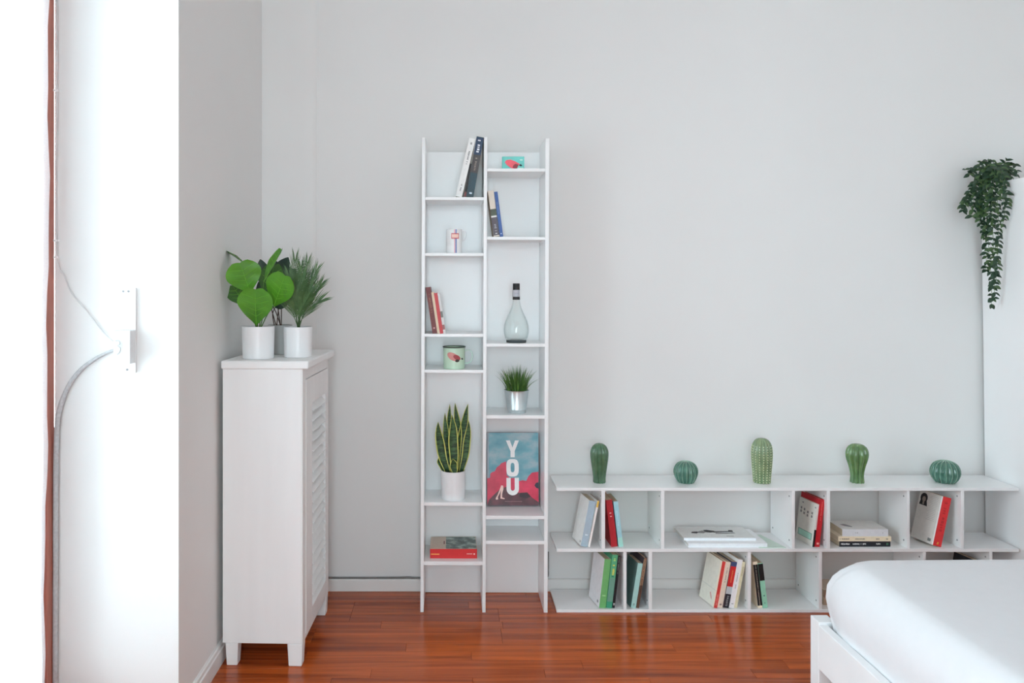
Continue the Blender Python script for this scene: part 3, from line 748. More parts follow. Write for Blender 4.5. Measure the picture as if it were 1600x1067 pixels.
run_right(1470.4, Yb, ZM, lean_of(19.6, 78), math.radians(11), [
    (15.2, 0, dict(label='very thick book with a red spine and a dark haired portrait', group=None, H=0.204, D=0.120, left=C(200, 194, 188), spine=C(216, 44, 48), marks=[(0.30, 0.92, 0.20, C(190, 30, 36)), (0.04, 0.08, 0.12, C(240, 180, 60))], art=art_por))])

# ---- low bookcase, lower row
ZB = zb; Yb = 3.214
G4 = 'green books at the left end of the lower row'
def art_g(o, x0, x1, T, H, D):
    plate(o, 'lettering', grey, rect(D * .12, D * .24, H * .07, H * .12), x0 - 0.00015)
la = lean_of(10.0, 82); yw = math.radians(10)
run_right(960.3, Yb, ZB, la, yw, [
    (3.8, 0, dict(label='thin black paperback at the right end of the green books', group=G4, H=0.2165, D=0.125, left=blackc, spine=C(34, 34, 38, k=1.0), right=C(150, 110, 112), marks=[(0.03, 0.10, 0.3, C(200, 200, 200)), (0.65, 0.97, 0.22, C(120, 118, 116))])),
    (9.2, 0.2, dict(label='dark green book with yellow lettering on its spine', group=G4, H=0.2185, D=0.145, left=greend, spine=C(86, 164, 122), bands=[(0.12, 0.56, C(104, 150, 132)), (0.0, 0.12, C(60, 150, 116))], marks=[(0.62, 0.82, 0.22, C(220, 210, 90)), (0.86, 0.97, 0.2, C(170, 208, 120)), (0.585, 0.61, 0.25, C(40, 110, 100))])),
    (10.6, 0.2, dict(label='thick light green spined book with a white cover', group=G4, H=0.200, D=0.125, left=C(212, 210, 212), spine=green, marks=[(0.24, 0.28, 0.3, C(150, 200, 140))], art=art_g))])
G5 = 'pair of books in the narrow lower cubby'
la = lean_of(12.6, 74); yw = math.radians(9)
run_right(998.2, Yb, ZB, la, yw, [
    (4.4, 0, dict(label='dark book with a brown striped spine in the narrow cubby', group=G5, H=0.2060, D=0.140, left=C(70, 62, 68), spine=brownc, bands=[(0.0, 0.45, C(96, 70, 56)), (0.45, 0.97, C(150, 118, 92))], marks=[(0.3, 0.95, 0.18, C(60, 48, 44))])),
    (8.0, 0.2, dict(label='pale teal paperback leaning on the brown striped book', group=G5, H=0.184, D=0.110, left=greyteal, spine=tealp, marks=[(0.05, 0.12, 0.2, C(120, 150, 150))]))])
G6 = 'row of books in the middle of the lower row'
def art_k(o, x0, x1, T, H, D):
    k = x0 - 0.00015
    plate(o, 'cover_band', C(200, 200, 190), rect(D * .02, D * .98, H * .34, H * .36), k)
    plate(o, 'lettering', C(196, 150, 140), [(D * .20, H * .12), (D * .28, H * .14), (D * .40, H * .24), (D * .34, H * .26), (D * .26, H * .19)], k)
    plate(o, 'cover_band', C(226, 216, 196), rect(0.001, D * .10, 0.001, H - 0.001), k)
la = lean_of(15.2, 74); yw = math.radians(10)
run_right(1151.4, Yb, ZB, la, yw, [
    (4.6, 0, dict(label='cream book with yellowish edge nearest the divider in its row', group=G6, H=0.190, D=0.130, left=cream, spine=C(212, 204, 172), marks=[(0.7, 0.9, 0.16, C(160, 150, 120))])),
    (7.6, 0, dict(label='white paperback with small dark type on its spine', group=G6, H=0.200, D=0.125, left=white, spine=C(226, 224, 226), marks=[(0.05, 0.09, 0.25, C(90, 90, 96)), (0.40, 0.72, 0.10, C(150, 150, 156)), (0.74, 0.76, 0.2, C(60, 60, 66))])),
    (9.2, 0, dict(label='book with a red, navy, grey and black banded spine', group=G6, H=0.190, D=0.120, left=C(60, 60, 70), spine=red, bands=[(0.0, 0.30, C(38, 38, 46)), (0.30, 0.46, C(180, 184, 188)), (0.46, 0.90, red), (0.90, 1.0, C(62, 76, 116))], marks=[(0.04, 0.26, 0.22, C(130, 136, 140)), (0.55, 0.82, 0.14, C(216, 120, 80))])),
    (7.8, 0, dict(label='pinkish cream paperback beside the red spined cream book', group=G6, H=0.190, D=0.120, left=pinkc, spine=C(224, 206, 188), marks=[(0.06, 0.10, 0.25, C(120, 90, 84)), (0.55, 0.88, 0.12, C(170, 150, 140))])),
    (5.4, 0, dict(label='cream covered book with a thin red spine, first of its row', group=G6, H=0.192, D=0.125, left=C(214, 212, 200), spine=C(200, 62, 58), marks=[(0.06, 0.30, 0.18, C(226, 150, 140))], art=art_k))])
G7 = 'pair of books leaning left beside the lower divider'
run_left(1184.6, Yb, ZB, lean_of(8.6, 73), math.radians(2), [
    (7.0, 0, dict(label='cream paperback with a black strip down its spine', group=G7, H=0.191, D=0.120, left=cream, spine=C(228, 214, 190), bands=[(0.05, 0.94, blackc)], marks=[(0.04, 0.97, 0.06, C(216, 204, 186))])),
    (7.6, 0.4, dict(label='mint green paperback with a black upper spine panel', group=G7, H=0.185, D=0.120, left=mint, spine=C(142, 198, 172), right=mint, bands=[(0.61, 0.985, blackc)], marks=[(0.26, 0.29, 0.2, C(80, 130, 116)), (0.10, 0.12, 0.16, C(90, 140, 126))]))])
book('black covered book leaning behind the bed, only its top showing', None, 0.034, 0.187, 0.125, (X(1529, Yb), Yb, ZB), lean_of(14, 76), math.radians(10), left=C(30, 30, 36, k=1.0), spine=C(90, 80, 76), pages=m_pages)
G8 = 'flat pair of books half hidden behind the mattress'
Y0 = 3.245; zz = ZB
for (lab, T, p0, p1, sp, lf) in (('tan paperback at the bottom of the pair behind the mattress', 0.030, 1286.6, 1366, C(176, 152, 128), tan), ('beige paperback on top of the pair behind the mattress', 0.032, 1287.4, 1364, C(150, 128, 108), beige)):
    book(lab, G8, T, (p1 - p0) * Y0 / F, 0.12, (X(p0, Y0), Y0, zz), PI / 2, 0, left=lf, spine=sp); zz += T + 0.0003

# ================================================================== SMALL THINGS ON THE TALL BOOKCASE
def cyl_patch(b, poly_fn, Rr, n, rings, mi=0):
    "fan of a closed outline (angle, z) wrapped on radius Rr"
    pts = [poly_fn(2 * PI * k / n) for k in range(n)]
    ca_ = sum(p[0] for p in pts) / n; cz_ = sum(p[1] for p in pts) / n
    vs = [(Rr * math.sin(ca_), -Rr * math.cos(ca_), cz_)]
    for j in range(1, rings + 1):
        for p in pts:
            a = ca_ + (p[0] - ca_) * j / rings; zz = cz_ + (p[1] - cz_) * j / rings
            vs.append((Rr * math.sin(a), -Rr * math.cos(a), zz))
    fs = [(0, 1 + k, 1 + (k + 1) % n) for k in range(n)]
    for j in range(rings - 1):
        o = 1 + j * n
        fs += [(o + k, o + n + k, o + n + (k + 1) % n, o + (k + 1) % n) for k in range(n)]
    b.add(vs, fs, mi)
def ring_handle(pts, r): 
    b = MB(); b.tube(smoothpath(pts, 6), r, 10); return b

# white mug with striped label
Ym = 3.25; r = 24.4 / 2 * Ym / F; z0 = zL[1]; h = 0.101
t = thing('striped_mug', 'white mug with a red and blue stripe and label', 'mug', (X(709.6, Ym), Ym, z0))
b = MB(); b.lathe([(r * .93, 0.0), (r * .98, 0.003), (r, 0.008), (r, h - 0.002), (r - 0.001, h), (r - 0.003, h - 0.001), (r - 0.0035, 0.006), (0.001, 0.005)], 36)
b.build('body', M('bright_white_mug', (0.93, 0.93, 0.93, 1), 0.25, 0.01, 8), t, smooth='angle')
b = ring_handle([(r - 0.001, 0, h * .92), (r + .010, 0, h * .93), (r + .016, 0, h * .84), (r + .015, 0, h * .66), (r + .006, 0, h * .55), (r - .001, 0, h * .54)], 0.003); b.build('handle', m_ceramic, t, smooth=True)
def strip(b, a0, a1, z0, z1, Rr, mi=0, n=6):
    for k in range(n):
        p, q = a0 + (a1 - a0) * k / n, a0 + (a1 - a0) * (k + 1) / n
        b.add([(Rr * math.sin(p), -Rr * math.cos(p), z0), (Rr * math.sin(q), -Rr * math.cos(q), z0), (Rr * math.sin(q), -Rr * math.cos(q), z1), (Rr * math.sin(p), -Rr * math.cos(p), z1)], [(0, 1, 2, 3)], mi)
b = MB(); e = r + 0.0003
strip(b, 0.02, 0.13, 0.002, h - .002, e, 0); strip(b, 0.15, 0.32, 0.002, h - .002, e, 1)
b.build('stripe_print', [C(214, 150, 160), C(110, 128, 176)], t, fix=False)
b = MB(); strip(b, -0.36, 0.62, h * .60, h * .82, r + .0006, 0, 10); strip(b, -0.29, 0.55, h * .635, h * .785, r + .0009, 1, 10)
b.build('label_print', [C(190, 60, 76), C(240, 196, 184)], t, fix=False)

# mint enamel mug
Ym = 3.262; r = 17.0 * Ym / F; z0 = zL[3]; h = 34.4 * Ym / F
t = thing('enamel_mug', 'mint green enamel mug with a black rim and pink print', 'mug', (X(709.6, Ym), Ym, z0))
b = MB(); b.lathe([(r * .92, 0.0), (r * .97, 0.002), (r * .985, 0.006), (r, h - 0.004), (r - .001, h - 0.002), (r - .0022, 0.006), (0.001, 0.005)], 44)
mm = M('mint_enamel', rgb(188, 212, 190, 1.15), 0.22, 0.02, 10); b.build('body', mm, t, smooth='angle')
b = MB(); b.tube([((r + .001) * math.cos(a), (r + .001) * math.sin(a), h - .0015) for a in [2 * PI * k / 40 for k in range(41)]], 0.0022, 8, cap=False); b.build('rim', m_black, t, smooth=True)
b = ring_handle([(r - .001, 0, h * .80), (r + .015, 0, h * .83), (r + .028, 0, h * .74), (r + .031, 0, h * .52), (r + .024, 0, h * .32), (r + .010, 0, h * .24), (r - .001, 0, h * .25)], 0.0032); b.build('handle', C(190, 208, 200), t, smooth=True)
def motif(b, Rr, cz, s):
    rot = -0.48
    def E(ca_, cz_, a_, c_, ro):
        def f(t_):
            u = a_ * math.cos(t_); v = c_ * math.sin(t_)
            return (ca_ + (u * math.cos(ro) - v * math.sin(ro)) / Rr, cz + cz_ + u * math.sin(ro) + v * math.cos(ro))
        return f
    cyl_patch(b, E(-0.10, s * 0.10, s * 1.05, s * 0.56, rot), Rr + .0003, 28, 5, 0)
    cyl_patch(b, E(0.26, -s * 0.02, s * 0.62, s * 0.36, rot), Rr + .0006, 24, 4, 1)
    cyl_patch(b, E(0.28, -s * 0.52, s * 0.34, s * 0.22, 0.1), Rr + .0009, 18, 3, 2)
    cyl_patch(b, E(0.80, -s * 0.26, s * 0.20, s * 0.14, -0.6), Rr + .0009, 14, 2, 2)
b = MB(); motif(b, r * .997, h * .54, 0.0265); b.build('pink_print', [C(196, 132, 126), C(150, 62, 66), C(62, 54, 48)], t, fix=False)

# small teal tin card
Yc = 3.235; wd = 34.6 * Yc / F; hh = 20.6 * Yc / F
t = thing('teal_tin', 'small teal tin with a pink print on the top right shelf', 'tin', (X(802, Yc), Yc, zR[0]))
BX('box', C(106, 190, 182), t, -wd / 2, wd / 2, 0, 0.022, 0, hh, 0.0015)
b = MB(); b.prism([(-wd * .38, hh * .55), (-wd * .32, hh * .72), (-wd * .12, hh * .76), (wd * .10, hh * .62), (wd * .30, hh * .42), (wd * .22, hh * .34), (wd * .14, hh * .10), (wd * .02, hh * .05), (-wd * .12, hh * .14), (-wd * .30, hh * .36)], 'y', -0.0004, 0); b.build('pink_print', C(226, 92, 104), t)
b = MB(); b.prism([(wd * .02, hh * .36), (wd * .10, hh * .44), (wd * .24, hh * .36), (wd * .17, hh * .10), (wd * .05, hh * .06), (-wd * .04, hh * .16)], 'y', -0.0007, -0.0004); b.build('pink_print', C(140, 50, 58), t)
b = MB(); b.prism([(wd * .24, hh * .34), (wd * .34, hh * .42), (wd * .41, hh * .30), (wd * .34, hh * .24)], 'y', -0.0007, -0.0004); b.build('dark_print', C(36, 50, 52, k=1), t)
b = MB()
for k in range(5): b.box(wd * (.20 + .055 * k), wd * (.235 + .055 * k), -0.0007, -0.0004, hh * .08, hh * .15)
b.box(wd * .30, wd * .42, -0.0007, -0.0004, hh * .70, hh * .76); b.build('lettering', C(214, 226, 214), t)

# glass bottle
Yg = 3.265; k_ = Yg / F; z0 = zR[2]
t = thing('glass_bottle', 'clear round bellied glass bottle with a black cap', 'bottle', (X(806.7, Yg), Yg, z0))
yb0 = CY + (CAMH - z0) * F / Yg                            # pixel row of the shelf under the bottle
op = [(15.4, 531.0), (17.6, 527.5), (19.3, 521), (19.7, 515), (18.9, 508), (17.0, 501), (14.0, 494), (10.6, 487), (7.9, 480), (6.2, 473), (5.4, 468), (5.0, 462), (4.9, 446)]
outer = [(a * k_, (yb0 - c) * k_) for a, c in op]
inner = [(max(a - 0.0028, 0.004), c + (0.006 if i == 0 else 0.0)) for i, (a, c) in enumerate(outer)]
b = MB(); b.lathe([(0.0005, outer[0][1])] + outer + inner[::-1] + [(0.0005, inner[0][1])], 48)
b.build('body', m_bottle, t, smooth=True)
b = MB(); b.lathe([(15.2 * k_, 0), (15.6 * k_, 0.001), (15.6 * k_, outer[0][1] - 0.0012), (15.0 * k_, outer[0][1] - 0.0003)], 40); b.build('base', C(56, 62, 64), t, smooth='angle')
b = MB(); b.lathe([(5.7 * k_, (yb0 - 468.2) * k_), (5.8 * k_, (yb0 - 467.6) * k_), (5.5 * k_, (yb0 - 455) * k_), (5.4 * k_, (yb0 - 443.2) * k_), (5.1 * k_, (yb0 - 442.8) * k_)], 28); b.build('cap', m_black, t, smooth='angle')
b = MB(); strip(b, -1.1, 1.1, (yb0 - 463.5) * k_, (yb0 - 453) * k_, 5.75 * k_, 0, 10); b.build('label', C(196, 198, 206), t, fix=False)
b = MB()
for q in range(5): strip(b, -0.8, 0.8, (yb0 - 462.6 + q * 1.9) * k_, (yb0 - 461.9 + q * 1.9) * k_, 5.8 * k_, 0, 8)
b.build('lettering', C(96, 98, 104), t, fix=False)

# grass in a galvanized pot
Yp = 3.27; k_ = Yp / F; z0 = zR[3]; hp = 35.5 * k_
t = thing('potted_grass', 'artificial grass in a small galvanized metal pot', 'plant', (X(807.2, Yp), Yp, z0))
b = MB(); r0, r1 = 14.2 * k_, 19.0 * k_
b.lathe([(r0 * .96, 0), (r0, 0.002), (r0 + (r1 - r0) * .14, hp * .14), (r0 + (r1 - r0) * .15 + .0012, hp * .16), (r0 + (r1 - r0) * .17, hp * .18), (r1 - .001, hp - 0.004), (r1 + .001, hp - .003), (r1 + .0015, hp - .001), (r1, hp), (r1 - .002, hp - .001), (r1 - .004, hp - .014), (0.001, hp - .014)], 44)
b.build('pot', m_metal, t, smooth='angle')
b = MB(); b.lathe([(r1 - .0045, hp - .0138), (r1 - .0045, hp - .006), (r1 - .008, hp - .004), (0.001, hp - .003)], 30); b.build('soil', m_soil, t)
b = MB(); RG = random.Random(3)
for i in range(230):
    a = RG.uniform(0, 2 * PI); q = math.sqrt(RG.random()); br = q * (r1 - .008)
    out = q * RG.uniform(0.35, 1.05); H = RG.uniform(0.075, 0.126) * (1.0 - 0.22 * q)
    p0 = Vector((br * math.cos(a), br * math.sin(a), hp - .004)); dirv = Vector((math.cos(a), math.sin(a), 0)); wdir = Vector((math.cos(RG.uniform(0, 6.3)), math.sin(RG.uniform(0, 6.3)), 0)).normalized()
    pr = []
    for s_ in range(5):
        u = s_ / 4; pr.append((p0 + dirv * (out * 0.062 * u ** 1.6) + Vector((0, 0, H * u * (1 - 0.16 * out * u))), 0.0017 * (1 - u ** 2) + 0.0001))
    vs = []
    for (p, w_) in pr: vs += [p - wdir * w_, p + wdir * w_]
    b.add(vs, [(2 * k, 2 * k + 1, 2 * k + 3, 2 * k + 2) for k in range(4)])
o = b.build('grass_blades', m_grass, t, fix=False, smooth=True); o['kind'] = 'stuff'

# snake plant
Yp = 3.268; k_ = Yp / F; z0 = zL[4]; hp = 44.0 * k_; rp = 19.2 * k_
t = thing('snake_plant', 'snake plant with yellow edged upright leaves in a white pot', 'plant', (X(708.3, Yp), Yp, z0))
def pot(t, r, h, mat, taper=0.96, n=44):
    b = MB(); b.lathe([(r * taper - .002, 0), (r * taper, 0.002), (r, h - .001), (r - .001, h), (r - .003, h), (r - .004, h - .012), (0.001, h - .012)], n)
    b.build('pot', mat, t, smooth='angle')
    b = MB(); b.lathe([(r - .0043, h - .0119), (r - .0043, h - .007), (0.001, h - .005)], 28); b.build('soil', m_soil, t)
pot(t, rp, hp, m_ceramic, 0.955)
px0 = 708.3; pb = CY + (CAMH - z0 - hp) * F / Yp
def snake_leaf(bx, tx, ty, wpx, yb=0.0, yt=0.0, midx=0.0, turn=0.0):
    "base x px, tip px, widest px, depth offsets of base and tip"
    p0 = Vector(((bx - px0) * k_, yb, hp - .006)); p1 = Vector(((tx - px0) * k_, yt, (pb - ty) * k_ + hp))
    n = 14; b = MB(); cols = [-1, -0.80, -0.42, 0, 0.42, 0.80, 1]
    side = Vector((math.cos(turn), math.sin(turn), 0)); nor = Vector((-math.sin(turn), math.cos(turn), 0))
    for i in range(n + 1):
        u = i / n; w_ = wpx * k_ / 2 * (0.62 + 0.75 * u - 0.0 * u) if u < 0.5 else wpx * k_ / 2 * (1 - ((u - 0.5) / 0.5) ** 2.1)
        if u < 0.5: w_ = wpx * k_ / 2 * (0.60 + 0.40 * math.sin(u * PI))
        c_ = p0.lerp(p1, u) + Vector((midx * k_ * math.sin(PI * u), 0, 0)) + side * (0.0012 * math.sin(u * 11 + bx))
        for c in cols:
            mw = w_ * c
            b.v.append(tuple(c_ + side * mw - nor * 0.35 * w_ * (1 - c * c) * -1 + nor * 0.0))
    m_ = len(cols)
    for i in range(n):
        for j in range(m_ - 1):
            a = i * m_ + j; b.f.append([a, a + 1, a + m_ + 1, a + m_]); b.m.append(1 if j in (0, m_ - 2) else 0)
    o = b.build('leaf', [m_snake, m_snakeedge], t, smooth=True, fix=False)
    md = o.modifiers.new('thick', 'SOLIDIFY'); md.thickness = 0.0014; md.offset = 0
for a in ((699, 684.8, 658, 14.5, -.010, -.016, -3.5, 0.1), (704, 695.6, 645.5, 11, .008, .010, -2.5, -0.2), (706, 702.6, 632.8, 11, .020, .030, -1, 0.3), (709, 706.4, 647, 15.5, -.014, -.020, 1.0, 0.05),
          (711, 711.2, 630, 13, .006, .012, 4, -0.1), (717, 731.8, 631.2, 14.5, .006, .010, -2.5, 0.2), (721, 732.0, 655.5, 12, -.010, -.014, 2.5, -0.15), (710, 708.0, 713.8, 12.5, -.030, -.036, 0, 0.0), (695, 685.8, 712, 9, -.010, -.012, -2, 0.4)):
    snake_leaf(*a)

# ================================================================== CERAMIC CACTI
Yc = 3.292; k_ = Yc / F; zc = zt1
m_c1 = leaf_mat('green_glaze', rgb(54, 92, 62), rgb(80, 118, 86), 0.13, 30); m_c2 = leaf_mat('bluegreen_glaze', rgb(48, 98, 82), rgb(74, 122, 104), 0.16, 30)
m_c3 = leaf_mat('sage_glaze', rgb(104, 128, 92), rgb(136, 156, 116), 0.2, 30); m_c4 = leaf_mat('olive_green_glaze', rgb(76, 112, 66), rgb(104, 138, 84), 0.16, 30)
for q_ in (m_c1, m_c2, m_c3, m_c4):
    q_.node_tree.nodes['Principled BSDF'].inputs['Coat Weight'].default_value = 0.7
    q_.node_tree.nodes['Principled BSDF'].inputs['Coat Roughness'].default_value = 0.05
m_ridge = M('pale_glaze_ridge', rgb(150, 184, 160, 1.1), 0.2)
def cactus(label, cxp, prof, nr, mat, amp, spikes=False, ridge=None, rot=0.0, tilt=0.0):
    t = thing('ceramic_cactus', label, 'ornament', (X(cxp, Yc), Yc, zc), (0, tilt, 0), 'green ceramic cacti along the low bookcase')
    def mod(a, z): return 1 - amp + amp * (abs(math.cos((a + rot) * nr / 2)) ** 0.8)
    pr = [(max(a * k_, 0.0005), c * k_) for a, c in prof]
    sm = smoothpath([(a, 0, c) for a, c in pr], 4); pr = [(max(p.x, 0.0005), p.z) for p in sm]
    b = MB(); b.lathe(pr, nr * 10, mod=mod); b.build('body', mat, t, smooth=True)
    if ridge:
        b = MB()
        for q in range(nr):
            a = -rot + 2 * PI * q / nr
            b.tube([((r_ - .0001) * math.cos(a), (r_ - .0001) * math.sin(a), z_) for r_, z_ in pr[2:-2:2]], 0.0007, 6)
        b.build('rib_ridges', ridge, t, smooth=True)
    if spikes:
        b = MB()
        for q in range(nr):
            a = -rot + 2 * PI * q / nr; n = 15
            for j in range(n):
                u = 0.03 + 0.80 * j / (n - 1); z_ = pr[-1][1] * u
                r_ = next(pr[i][0] + (pr[i + 1][0] - pr[i][0]) * (z_ - pr[i][1]) / max(1e-6, pr[i + 1][1] - pr[i][1]) for i in range(len(pr) - 1) if pr[i + 1][1] >= z_)
                c = Vector((r_ * math.cos(a), r_ * math.sin(a), z_)); s_ = 0.0026
                b.add([c + Vector(v) * s_ for v in ((1, 0, 0), (-1, 0, 0), (0, 1, 0), (0, -1, 0), (0, 0, 1), (0, 0, -1))],
                      [(0, 2, 4), (2, 1, 4), (1, 3, 4), (3, 0, 4), (2, 0, 5), (1, 2, 5), (3, 1, 5), (0, 3, 5)])
        o = b.build('spine_dots', m_spine_white, t, smooth=True); o['kind'] = 'stuff'
cactus('tall dark green ceramic cactus nearest the tall bookcase', 936.6, [(9.4, 0), (9.8, 1), (9.9, 8), (11.0, 18), (12.8, 30), (14.1, 42), (13.6, 50), (10.5, 56.5), (6.0, 60), (1.5, 61.3), (0.05, 61.2)], 12, m_c1, 0.20, rot=0.1)
cactus('squat round blue-green ceramic cactus left of the dotted one', 1071.6, [(11.5, 0), (12.5, .8), (16.2, 7), (18.6, 15), (17.6, 23), (13.6, 29.2), (7.5, 32.4), (2, 33.2), (0.05, 32.8)], 16, m_c2, 0.12, ridge=m_ridge, rot=0.2)
cactus('tall sage ceramic cactus covered in rows of cream dots', 1190.4, [(12.2, 0), (12.8, 1), (14.3, 18), (15.7, 36), (15.9, 48), (14.6, 58), (10.8, 65), (6, 68.4), (2, 69.2), (0.05, 69.0)], 16, m_c3, 0.11, spikes=True, rot=0.196, tilt=0.0)
cactus('olive green ceramic cactus with a narrow base and bulging head', 1339.2, [(10.3, 0), (10.6, 1), (10.0, 12), (12.4, 25), (15.8, 36), (16.9, 45), (14.6, 53.5), (9.0, 58.6), (3, 60.4), (0.05, 60.3)], 10, m_c4, 0.26, rot=0.25)
cactus('squat round blue-green ceramic cactus nearest the wardrobe', 1476.8, [(12.5, 0), (14, .8), (18.6, 6.5), (21.2, 15), (19.6, 24), (15.0, 30.2), (8, 33.4), (2, 34.4), (0.05, 34.0)], 16, m_c2, 0.12, ridge=m_ridge, rot=0.1)

# ================================================================== PLANTS ON THE CABINET
ZT = 1.0738
def leaf_blade(parent, base, tip, width, normal, mats, shape='fig', cup=0.18, droop=0.0, notch=0.07, vein=True, n=12, mcols=8, name='leaf'):
    base = Vector(base); tip = Vector(tip); ax = tip - base; L = ax.length; ax.normalize()
    nor = Vector(normal); nor = (nor - ax * nor.dot(ax)).normalized(); sd = ax.cross(nor).normalized()
    b = MB(); cl_ = []
    for i in range(n + 1):
        t_ = i / n
        if shape == 'fig': w_ = math.sin(PI * min(1, (0.03 + 0.97 * t_) ** 1.35) * 0.86) ** 0.85 if t_ < 1 else 0.45
        elif shape == 'lance': w_ = math.sin(PI * (0.04 + 0.95 * t_)) ** 0.9
        else: w_ = math.sin(PI * (0.02 + 0.97 * t_ ** 0.8)) ** 0.8
        w_ *= width / 2
        dz = droop * L * (t_ ** 2)
        c_ = base + ax * (L * t_) - nor * dz
        cl_.append(c_)
        for j in range(mcols + 1):
            u = -1 + 2 * j / mcols
            lobe = notch * L * (abs(u) * (1.6 - abs(u)) * t_ ** 3)
            ripple = 0.012 * width * math.sin(t_ * 17 + u * 3) * abs(u)
            b.v.append(tuple(c_ + sd * (w_ * u) + nor * (cup * width * (abs(u) ** 1.3) * 0.5 * (w_ / (width / 2)) + ripple) + ax * lobe))
    for i in range(n):
        for j in range(mcols):
            a = i * (mcols + 1) + j; b.f.append([a, a + 1, a + mcols + 2, a + mcols + 1]); b.m.append(0)
    o = b.build(name, mats, parent, smooth=True, fix=False)
    if vein:
        v = MB(); v.tube([c + nor * 0.0008 for c in cl_[:-1]], [0.0011 * (1 - 0.7 * i / n) for i in range(n)], 6)
        for i in range(3, n - 1, 2):
            t_ = i / n; wv = math.sin(PI * min(1, (0.03 + 0.97 * t_) ** 1.35) * 0.86) ** 0.85 * width / 2
            for sg in (-1, 1):
                p = cl_[i]; u = 0.78
                q = p + sd * (sg * wv * u) + ax * (L * 0.13) + nor * (cup * width * (u ** 1.3) * 0.5 * (wv / (width / 2)) + 0.0006)
                v.tube([p + nor * 0.0008, p.lerp(q, 0.5) - nor * 0.0005, q], [0.0007, 0.0006, 0.0003], 5)
        v.build('veins', m_vein, o, smooth=True)
    return o
# fiddle leaf plant
Yp = 2.842; k_ = Yp / F; cx0 = 403.6
fg = thing('fiddle_leaf_plant', 'plant with big bright green rounded leaves in a white pot', 'plant', (X(cx0, Yp), Yp, ZT))
rp = 25.0 * k_; hp = 0.1165; pot(fg, rp, hp, m_ceramic, 0.95, 56)
O0 = Vector((X(cx0, Yp), Yp, ZT))
def rel(px, py, Y): return P(px, py, Y) - O0
FL = [  # base px,py,Y  tip px,py,Y  width px  normal  cup droop
    ((400.5, 508, 2.815), (398.5, 452.5, 2.775), 56, (0, -1, .25), .10, .02, m_fig),
    ((391, 458, 2.825), (375, 411, 2.79), 55, (.15, -1, .35), .12, .03, m_fig),
    ((428, 479, 2.835), (444, 431, 2.80), 52, (-.1, -1, .45), .14, .05, m_fig),
    ((412.5, 440, 2.85), (438.5, 389.5, 2.90), 30, (-.75, -.62, .1), .25, .02, m_fig),
    ((382, 413, 2.87), (354, 389, 2.90), 24, (-.2, .25, 1), .2, .10, m_figback),
    ((385, 480, 2.87), (363, 446, 2.92), 34, (.3, -1, .1), .2, .0, m_figback),
    ((418, 470, 2.90), (428, 415, 2.95), 40, (-.2, -1, .2), .2, .0, m_figback)]
for (bs, tp, w_, nr, cp, dr, mt_) in FL:
    B = rel(*bs); Tt = rel(*tp)
    o = leaf_blade(fg, B, Tt, w_ * bs[2] / F, nr, mt_, 'fig', cp, dr)
    st = MB(); foot = Vector(((B.x) * 0.18, (B.y) * 0.3, hp - .006))
    st.tube(smoothpath([foot, foot.lerp(B, 0.5) + Vector((0, 0.004, 0.012)), B], 5), 0.0020, 7); st.build('stem', m_stem, fg, smooth=True)
# dark leaved plant behind
Yp = 3.03; cx0 = 437.5; O0 = Vector((X(cx0, Yp), Yp, ZT)); k_ = Yp / F
dk = thing('dark_leaved_plant', 'dark leaved plant in a grey pot between two white pots', 'plant', (X(cx0, Yp), Yp, ZT))
hp = 0.112; pot(dk, 0.047, hp, m_greypot, 0.93, 40)
DL = [((417, 446, 3.03), (406.5, 405, 3.03), 24, (.1, -1, .2)), ((436, 432, 3.03), (450, 402, 3.02), 26, (-.2, -1, .3)), ((430, 480, 2.985), (456, 456, 2.97), 26, (0, -1, .5)), ((425, 440, 3.05), (432, 408, 3.06), 26, (0, -1, .2)),
      ((445, 440, 3.05), (462, 420, 3.05), 22, (.1, -1, .3)), ((420, 470, 3.02), (404, 440, 3.03), 26, (.2, -1, .2))]
for (bs, tp, w_, nr) in DL:
    B = rel(*bs); leaf_blade(dk, B, rel(*tp), w_ * bs[2] / F, nr, m_darkleaf, 'oval', .16, .04, 0.0, False)
    st = MB(); foot = Vector((R.uniform(-.02, .02), R.uniform(-.022, .0), hp - .006))
    st.tube(smoothpath([foot, foot.lerp(B, 0.5) + Vector((foot.x * .5, 0, 0.01)), B], 5), 0.0019, 6); st.build('stem', m_brownstem, dk, smooth=True)
